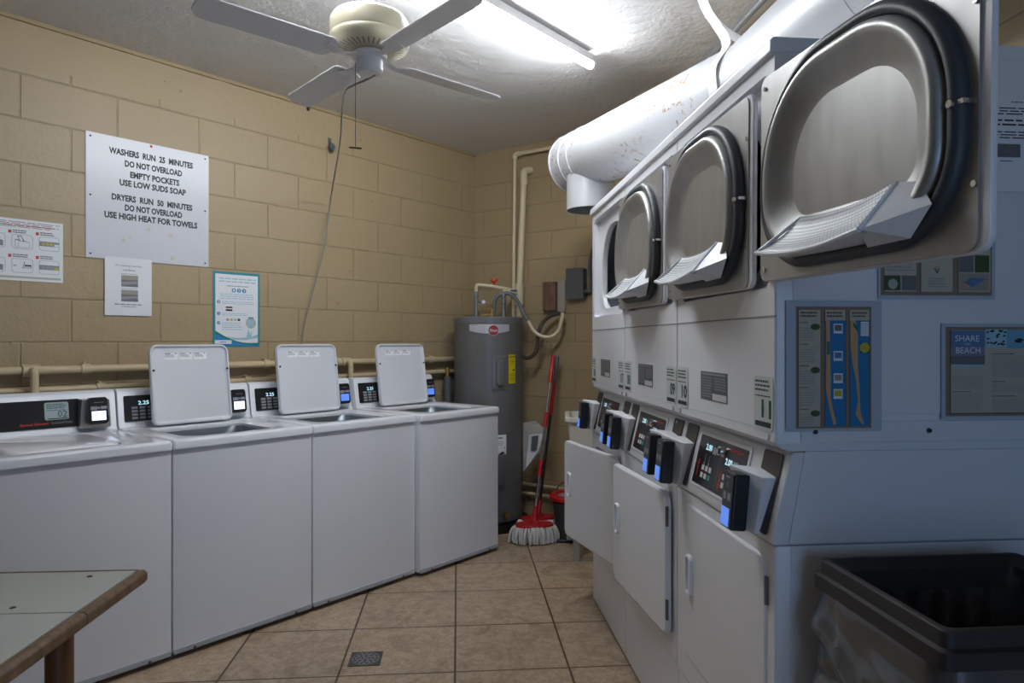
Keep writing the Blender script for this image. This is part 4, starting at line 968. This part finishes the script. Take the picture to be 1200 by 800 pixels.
# local: x to the left is negative, y towards camera negative
for y0, y1 in ((-.288, -.010), (-1.1, -.292)):
    MB().box(-1.0, -.022, y0, y1, TH-.018, TH).build('top_board', M_LAM, tb, bevel=.001)
MB().box(-1.0, -.03, -1.09, -.02, TH-.045, TH-.019).build('under_frame', M_LEG, tb)
ed = MB(); prof = [(-.020, TH-.038), (-.004, TH-.036), (.004, TH-.026), (.004, TH-.008), (-.004, TH), (-.020, TH)]
ed.prism([(p[0], p[1]) for p in prof], 'y', -1.1, -.29).build('edging', M_WOODE, tb, bevel=.003)
MB().prism([(p[0], p[1]) for p in prof], 'y', -.288, .0).build('edging', M_WOODE, tb, bevel=.003)
MB().box(-1.0, -.018, -.008, .003, TH-.036, TH).build('edging', M_WOODE, tb, bevel=.003)
for x, y in ((-.045, -.31), (-.94, -.31), (-.045, -1.0), (-.94, -1.0)):
    MB().lathe([(.024, 0), (.028, .3), (.028, TH-.046)], (x, y, 0), 20).build('leg', M_LEG, tb)
for x, y in ((-.12, -.05), (-.45, -.05), (-.18, -.255), (-.20, -.325), (-.5, -.255)): MB().lathe([(.007, TH), (.006, TH+.0015)], (x, y, 0), 12).build('screw_cap', M_DKPL, tb)

# floor drain
fd = empty('floor_drain', (-.613, 2.86, 0), R(4.52), 'square metal floor drain set in the tiles', 'drain')
MB().box(-.066, .066, -.064, .064, .0, .003).build('frame', mat('dark_worn_metal', (.10, .09, .08), .5, .5), fd, bevel=.001)
gr = Print(); 
g = MB()
for r_, n_ in ((.014, 4), (.030, 8), (.047, 14)):
    for k in range(n_):
        a = 2*math.pi*k/n_; q = [(r_*math.cos(a) + .0055*math.cos(b), r_*math.sin(a) + .0055*math.sin(b), .0046) for b in [2*math.pi*i/8 for i in range(8)]]
        g.add(q, [tuple(range(8))])
g.build('drain_holes', M_INK, fd)
MB().lathe([(.058, .003), (.057, .0042)], n=32).build('grate', mat('worn_grate', (.22, .22, .22), .5, .6), fd)

# ------------------------------------------------------------------ trash bin
BH = .872
tbn = empty('trash_bin', (.645, 1.455, 0), RZ_R, 'tall black square trash bin with clear liner at the lower right', 'trash bin')
# local x towards camera, y to the right
bx1, by1 = .385, .46
M_BIN = mat('brown_black_plastic', (.022, .018, .017), .6)
MB().loft([ring_z(rrect(.05, bx1-.05, .05, by1-.05, .04), 0), ring_z(rrect(.015, bx1-.015, .015, by1-.015, .05), BH-.06), ring_z(rrect(.025, bx1-.025, .025, by1-.025, .045), BH-.06), ring_z(rrect(.06, bx1-.06, .06, by1-.06, .04), .02)], cap0=True, cap1=True).build('bin_body', M_BIN, tbn)
def rz_(d, z, r=.016): return ring_z(rrect(d, bx1-d, d, by1-d, r), z)
MB().loft([rz_(.0, BH-.062), rz_(-.004, BH-.060), rz_(-.004, BH-.032), rz_(.004, BH-.028), rz_(.006, BH-.003), rz_(.010, BH), rz_(.018, BH), rz_(.022, BH-.004), rz_(.042, BH-.018), rz_(.048, BH-.06), rz_(.0, BH-.062)]).build('lid_frame', M_BIN, tbn, ang=40)
M_LIN = bpy.data.materials.new('clear_liner_film'); M_LIN.use_nodes = True; lt = M_LIN.node_tree; lt.nodes.remove(lt.nodes['Principled BSDF'])
tp_ = lt.nodes.new('ShaderNodeBsdfTransparent'); tp_.inputs[0].default_value = (.90, .91, .93, 1)
gl_ = lt.nodes.new('ShaderNodeBsdfGlossy'); gl_.inputs[0].default_value = (.95, .95, .97, 1); gl_.inputs['Roughness'].default_value = .16
df_ = lt.nodes.new('ShaderNodeBsdfDiffuse'); df_.inputs[0].default_value = (.55, .56, .58, 1)
fr_n = lt.nodes.new('ShaderNodeFresnel'); fr_n.inputs['IOR'].default_value = 1.9
m1_ = lt.nodes.new('ShaderNodeMixShader'); m2_ = lt.nodes.new('ShaderNodeMixShader'); m1_.inputs[0].default_value = .10
lt.links.new(tp_.outputs[0], m1_.inputs[1]); lt.links.new(df_.outputs[0], m1_.inputs[2])
lt.links.new(fr_n.outputs[0], m2_.inputs[0]); lt.links.new(m1_.outputs[0], m2_.inputs[1]); lt.links.new(gl_.outputs[0], m2_.inputs[2])
lt.links.new(m2_.outputs[0], lt.nodes['Material Output'].inputs['Surface'])
from mathutils import noise as mn
rings = []; base = rrect(-.002, bx1+.002, -.002, by1+.002, .05, 4); dense = []
for i in range(len(base)):
    a, b = Vector(base[i]), Vector(base[(i+1) % len(base)]); m_ = max(1, round((b-a).length/.014))
    dense += [tuple(a.lerp(b, q/m_)) for q in range(m_)]
base = dense; cxb, cyb = bx1/2, by1/2
NZ = 34
for j in range(NZ+1):
    z = BH-.052 - .46*j/NZ; k = j/NZ; ring = []
    for i, p in enumerate(base):
        d_ = Vector((p[0]-cxb, p[1]-cyb)); L_ = d_.length; d_.normalize()
        q = Vector((p[0]*5 + z*3.5, p[1]*5 - z*2, z*6)); f = abs(mn.noise(q*1.3)) * 1.1 + abs(mn.noise(q*3.1))*.55 + abs(mn.noise(q*7))*.22
        off = (.002 + .018*k + .042*(f-.30)) * min(1, j/9)
        ring.append((p[0]+d_.x*off, p[1]+d_.y*off, z))
    rings.append(ring)
lm = MB().loft(rings); inner = []
for z in (BH-.035, BH-.08, BH-.14):
    inner.append([(cxb + (p[0]-cxb)*(.80-.12*(BH-z) + .02*math.sin(i*1.3+z*30)), cyb + (p[1]-cyb)*(.82-.12*(BH-z) + .02*math.sin(i*1.1+z*25)), z) for i, p in enumerate(base)])
lm.loft(inner); lm.build('liner_bag', M_LIN, tbn, ang=70)

# ------------------------------------------------------------------ flyers on the side of the nearest dryer
Pc = F0 + rr*DW*3; ex = Vector((.9962, .0872))       # near corner; direction to the right along the end panel
def onE(px, py, off=.006):
    o = Pc + rr*off; q = (px-600)/800; s__ = (q*o.y - o.x)/(ex.x - q*ex.y); z = o.y + ex.y*s__
    return s__, EYE + (400-py)*z/800
def end_print(name, px0, px1, py0, py1, base, label, cat, draw, thick=.0008, off=.0055, group=None):
    s0, zt = onE(px0, py0, off); s1, _ = onE(px1, py0, off); _, zb = onE(px0, py1, off)
    p = Print(base, 0, s1-s0, 0, zt-zb, thick); draw(p, s1-s0, zt-zb); o = p.build(name)
    q = Pc + ex*s0 + rr*off; o.location = (q.x, q.y, zb); o.rotation_euler = (0, 0, math.atan2(ex.y, ex.x)); return tag(o, label, cat, group)
M_KRAFT = mat('brown_border', (.26, .19, .135), .7); M_KR2 = mat('brown_border_dark', (.13, .085, .055), .7); M_TANP = mat('parchment_print', (.50, .46, .37), .7); M_SEA = mat('sea_blue_print', (.01, .19, .44), .5)
M_SAND = mat('sand_print', (.58, .34, .17), .6); M_DG = mat('dark_green_print', (.05, .09, .03), .6); M_SKY = mat('sky_print', (.10, .20, .40), .6); M_SHEET = mat('laminated_paper', (.46, .52, .62), .35)
def maps(p, w_, h_):
    f = lambda x: w_*x
    a0, a1 = .10, .89; z0, z1 = .025, .955
    p.rect(f(a0), f(a1), h_*z0, h_*z1, M_KRAFT, 1)
    for i, (x0, x1) in enumerate(((.125, .355), (.40, .615), (.66, .865))):
        p.rect(f(x0), f(x1), h_*.04, h_*.93, M_TANP if i == 0 else M_SEA, 2); p.rect(f(x0)-.001, f(x0)+.001, h_*.04, h_*.93, M_KR2, 3); p.rect(f(x1), f(x1)+.0015, h_*.04, h_*.93, M_KR2, 3)
        p.rect(f(x0), f(x1), h_*.85, h_*.93, M_TANP, 3); p.lines(f(x0+.02), f(x1-.02), h_*.87, h_*.92, 2, M_KR2, 4, .5)
    for j in range(5):
        z = .82 - j*.165; p.lines(f(.14), f(.30), h_*(z-.13), h_*(z-.02), 6, M_GINK, 3, .4); p.poly([(f(.30)+f(.05)*math.cos(R(a)), h_*(z-.02)+h_*.025*math.sin(R(a))) for a in range(0, 360, 30)], (M_DG, M_OLIVE, M_DG, M_OLIVE, M_DG)[j], 4); p.lines(f(.14), f(.24), h_*(z+.005), h_*(z+.02), 1, M_KR2, 4)
    p.poly([(f(.41), h_*.85), (f(.45), h_*.85), (f(.455), h_*.62), (f(.46), h_*.4), (f(.46), h_*.25), (f(.52), h_*.06), (f(.49), h_*.045), (f(.45), h_*.16), (f(.41), h_*.32), (f(.415), h_*.6)], M_SAND, 4)
    p.rect(f(.42), f(.45), h_*.59, h_*.69, M_GRN, 5)
    for z in (.75, .54, .37, .25): p.rect(f(.49), f(.585), h_*z, h_*(z+.075), M_PAPER, 4); p.rect(f(.50), f(.575), h_*(z+.02), h_*(z+.065), (M_PH, M_SKY, M_PH2, M_YEL)[(.75, .54, .37, .25).index(z)], 5)
    p.poly([(f(.665), h_*.85), (f(.72), h_*.85), (f(.745), h_*.73), (f(.745), h_*.5), (f(.76), h_*.35), (f(.77), h_*.15), (f(.81), h_*.06), (f(.79), h_*.05), (f(.72), h_*.13), (f(.745), h_*.22), (f(.725), h_*.38), (f(.69), h_*.52), (f(.665), h_*.65)], M_SAND, 4)
    p.poly([(f(.69), h_*.84), (f(.745), h_*.80), (f(.745), h_*.76), (f(.70), h_*.80)], M_GRN, 5)
    p.rect(f(.775), f(.86), h_*.73, h_*.84, M_PAPER, 4); p.lines(f(.78), f(.855), h_*.74, h_*.83, 6, M_PALE, 5)
    p.rect(f(.77), f(.86), h_*.60, h_*.67, M_INK, 4); p.disc(f(.815), h_*.64, .012, M_YEL, 5, 10)
end_print('map_flyer', 921, 1033, 352, 506, M_SHEET, 'laminated flyer with turtle column and two blue coastal maps, lowest left on the dryer side', 'flyer', maps)
def beach(p, w_, h_):
    p.rect(w_*.025, w_, h_*.03, h_*.965, M_KRAFT, 1); p.rect(w_*.055, w_*.535, h_*.065, h_*.93, M_TANP, 2)
    for x0, x1 in ((.05, .056), (.535, .541)): p.rect(w_*x0, w_*x1, h_*.06, h_*.93, M_KR2, 3)
    p.rect(w_*.05, w_*.54, h_*.055, h_*.063, M_KR2, 3)
    p.rect(w_*.057, w_*.265, h_*.57, h_*.925, mat('dusk_print', (.20, .22, .33), .6), 3); p.rect(w_*.057, w_*.265, h_*.76, h_*.925, M_SKY, 4); p.rect(w_*.057, w_*.265, h_*.57, h_*.66, M_PH, 4); p.rect(w_*.057, w_*.265, h_*.55, h_*.575, M_PALE, 4)
    p.text('SHARE', w_*.155, h_*.845, w_*.15, h_*.065, M_PAPER, 6); p.text('THE', w_*.155, h_*.785, w_*.035, h_*.02, M_PAPER, 6); p.text('BEACH', w_*.16, h_*.72, w_*.15, h_*.065, M_PAPER, 6)
    p.rect(w_*.27, w_*.40, h_*.75, h_*.94, M_PALE, 4); p.rect(w_*.40, w_*.545, h_*.74, h_*.94, mat('pool_print', (.17, .38, .55), .6), 4)
    r_ = random.Random(5)
    for k in range(22): x, z = w_*r_.uniform(.28, .39), h_*r_.uniform(.76, .93); p.poly([(x-.004, z), (x, z-.002), (x+.005, z+.001), (x+.001, z+.003)], M_INK, 5)
    p.poly([(w_*.445, h_*.82), (w_*.465, h_*.84), (w_*.48, h_*.85), (w_*.51, h_*.83), (w_*.49, h_*.815), (w_*.495, h_*.80), (w_*.46, h_*.80)], M_INK, 5)
    p.lines(w_*.065, w_*.255, h_*.32, h_*.46, 12, M_GINK, 3, .35, .05); p.lines(w_*.065, w_*.255, h_*.08, h_*.27, 15, M_GINK, 3, .35, .05); p.lines(w_*.065, w_*.19, h_*.28, h_*.295, 1, M_INK, 3)
    p.lines(w_*.31, w_*.52, h_*.44, h_*.66, 18, M_GINK, 3, .35, .05); p.lines(w_*.31, w_*.45, h_*.675, h_*.69, 1, M_INK, 3); p.lines(w_*.31, w_*.52, h_*.28, h_*.37, 8, M_GINK, 3, .35, .05); p.lines(w_*.31, w_*.40, h_*.385, h_*.40, 1, M_INK, 3); p.lines(w_*.31, w_*.52, h_*.08, h_*.21, 11, M_GINK, 3, .35, .05); p.lines(w_*.31, w_*.46, h_*.23, h_*.245, 1, M_INK, 3)
    p.rect(w_*.57, w_*.98, h_*.22, h_*.93, M_TANP, 2); p.rect(w_*.57, w_*.98, h_*.065, h_*.22, M_PALE, 2); p.lines(w_*.59, w_*.96, h_*.25, h_*.85, 9, M_INK, 3, .15)
end_print('beach_flyer', 1103, 1290, 379, 491, M_SHEET, 'brown bordered flyer headed share the beach, rightmost low on the dryer side', 'flyer', beach)
def photos(p, w_, h_):
    p.rect(w_*.02, w_*.97, h_*.03, h_, M_KRAFT, 1)
    for i, (x0, x1) in enumerate(((.05, .32), (.36, .63), (.68, .955))):
        p.rect(w_*x0, w_*x1, h_*.06, h_*.95, M_TANP, 2); p.rect(w_*x0-.002, w_*x0, h_*.05, h_*.95, M_KR2, 3)
    p.rect(w_*.05, w_*.185, h_*.07, h_*.19, M_DG, 3); p.rect(w_*.195, w_*.32, h_*.07, h_*.19, M_PH, 3); p.disc(w_*.12, h_*.12, .012, M_OLIVE, 4, 8); p.lines(w_*.06, w_*.31, h_*.22, h_*.42, 8, M_GINK, 3)
    p.text('V', w_*.495, h_*.23, .014, .012, M_INK, 4); p.rect(w_*.48, w_*.51, h_*.24, h_*.27, M_SAND, 3); p.lines(w_*.42, w_*.58, h_*.09, h_*.18, 4, M_GINK, 3)
    p.rect(w_*.685, w_*.81, h_*.22, h_*.36, M_PH, 3); p.rect(w_*.82, w_*.945, h_*.22, h_*.36, M_DG, 3); p.rect(w_*.685, w_*.945, h_*.07, h_*.21, M_PH2, 3)
    p.poly([(w_*.73, h_*.13), (w_*.78, h_*.18), (w_*.85, h_*.17), (w_*.92, h_*.17), (w_*.85, h_*.13), (w_*.80, h_*.10)], M_SKY, 4); p.poly([(w_*.72, h_*.13), (w_*.76, h_*.14), (w_*.78, h_*.09), (w_*.73, h_*.11)], M_SAND, 4)
end_print('wildlife_flyer', 1029, 1166, 205, 350, M_SHEET, 'brown bordered flyer with animal photos half hidden behind the open dryer door', 'flyer', photos)
def notice(p, w_, h_):
    p.lines(w_*.28, w_*.55, h_*.93, h_*.95, 1, M_INK, 1)
    for z, n_ in ((.80, 3), (.68, 2), (.55, 3)): p.lines(w_*.06, w_*.92, h_*z, h_*(z+.09), n_, M_INK, 1, .4)
    p.rect(w_*.06, w_*.38, h_*.36, h_*.50, M_PH, 1); p.rect(w_*.46, w_*.8, h_*.36, h_*.50, M_PH, 1); p.lines(w_*.16, w_*.30, h_*.31, h_*.33, 1, M_INK, 1); p.lines(w_*.55, w_*.7, h_*.31, h_*.33, 1, M_INK, 1)
end_print('typed_notice', 1154, 1262, 112, 224, M_PAPER, 'white typed notice with two dark photos high on the dryer side at the right edge', 'notice', notice)

# conduit where ceiling and right wall meet
pc = MB().tube([(RWX-.0873*4.3-.07, 4.3, CEIL-.02), (RWX-.07, 0, CEIL-.02)], .014, 12)
tag(pc.build('ceiling_conduit', mat('galvanised_conduit', (.30, .31, .33), .4, .5)), 'thin grey metal conduit running along the ceiling above the exhaust duct', 'conduit')
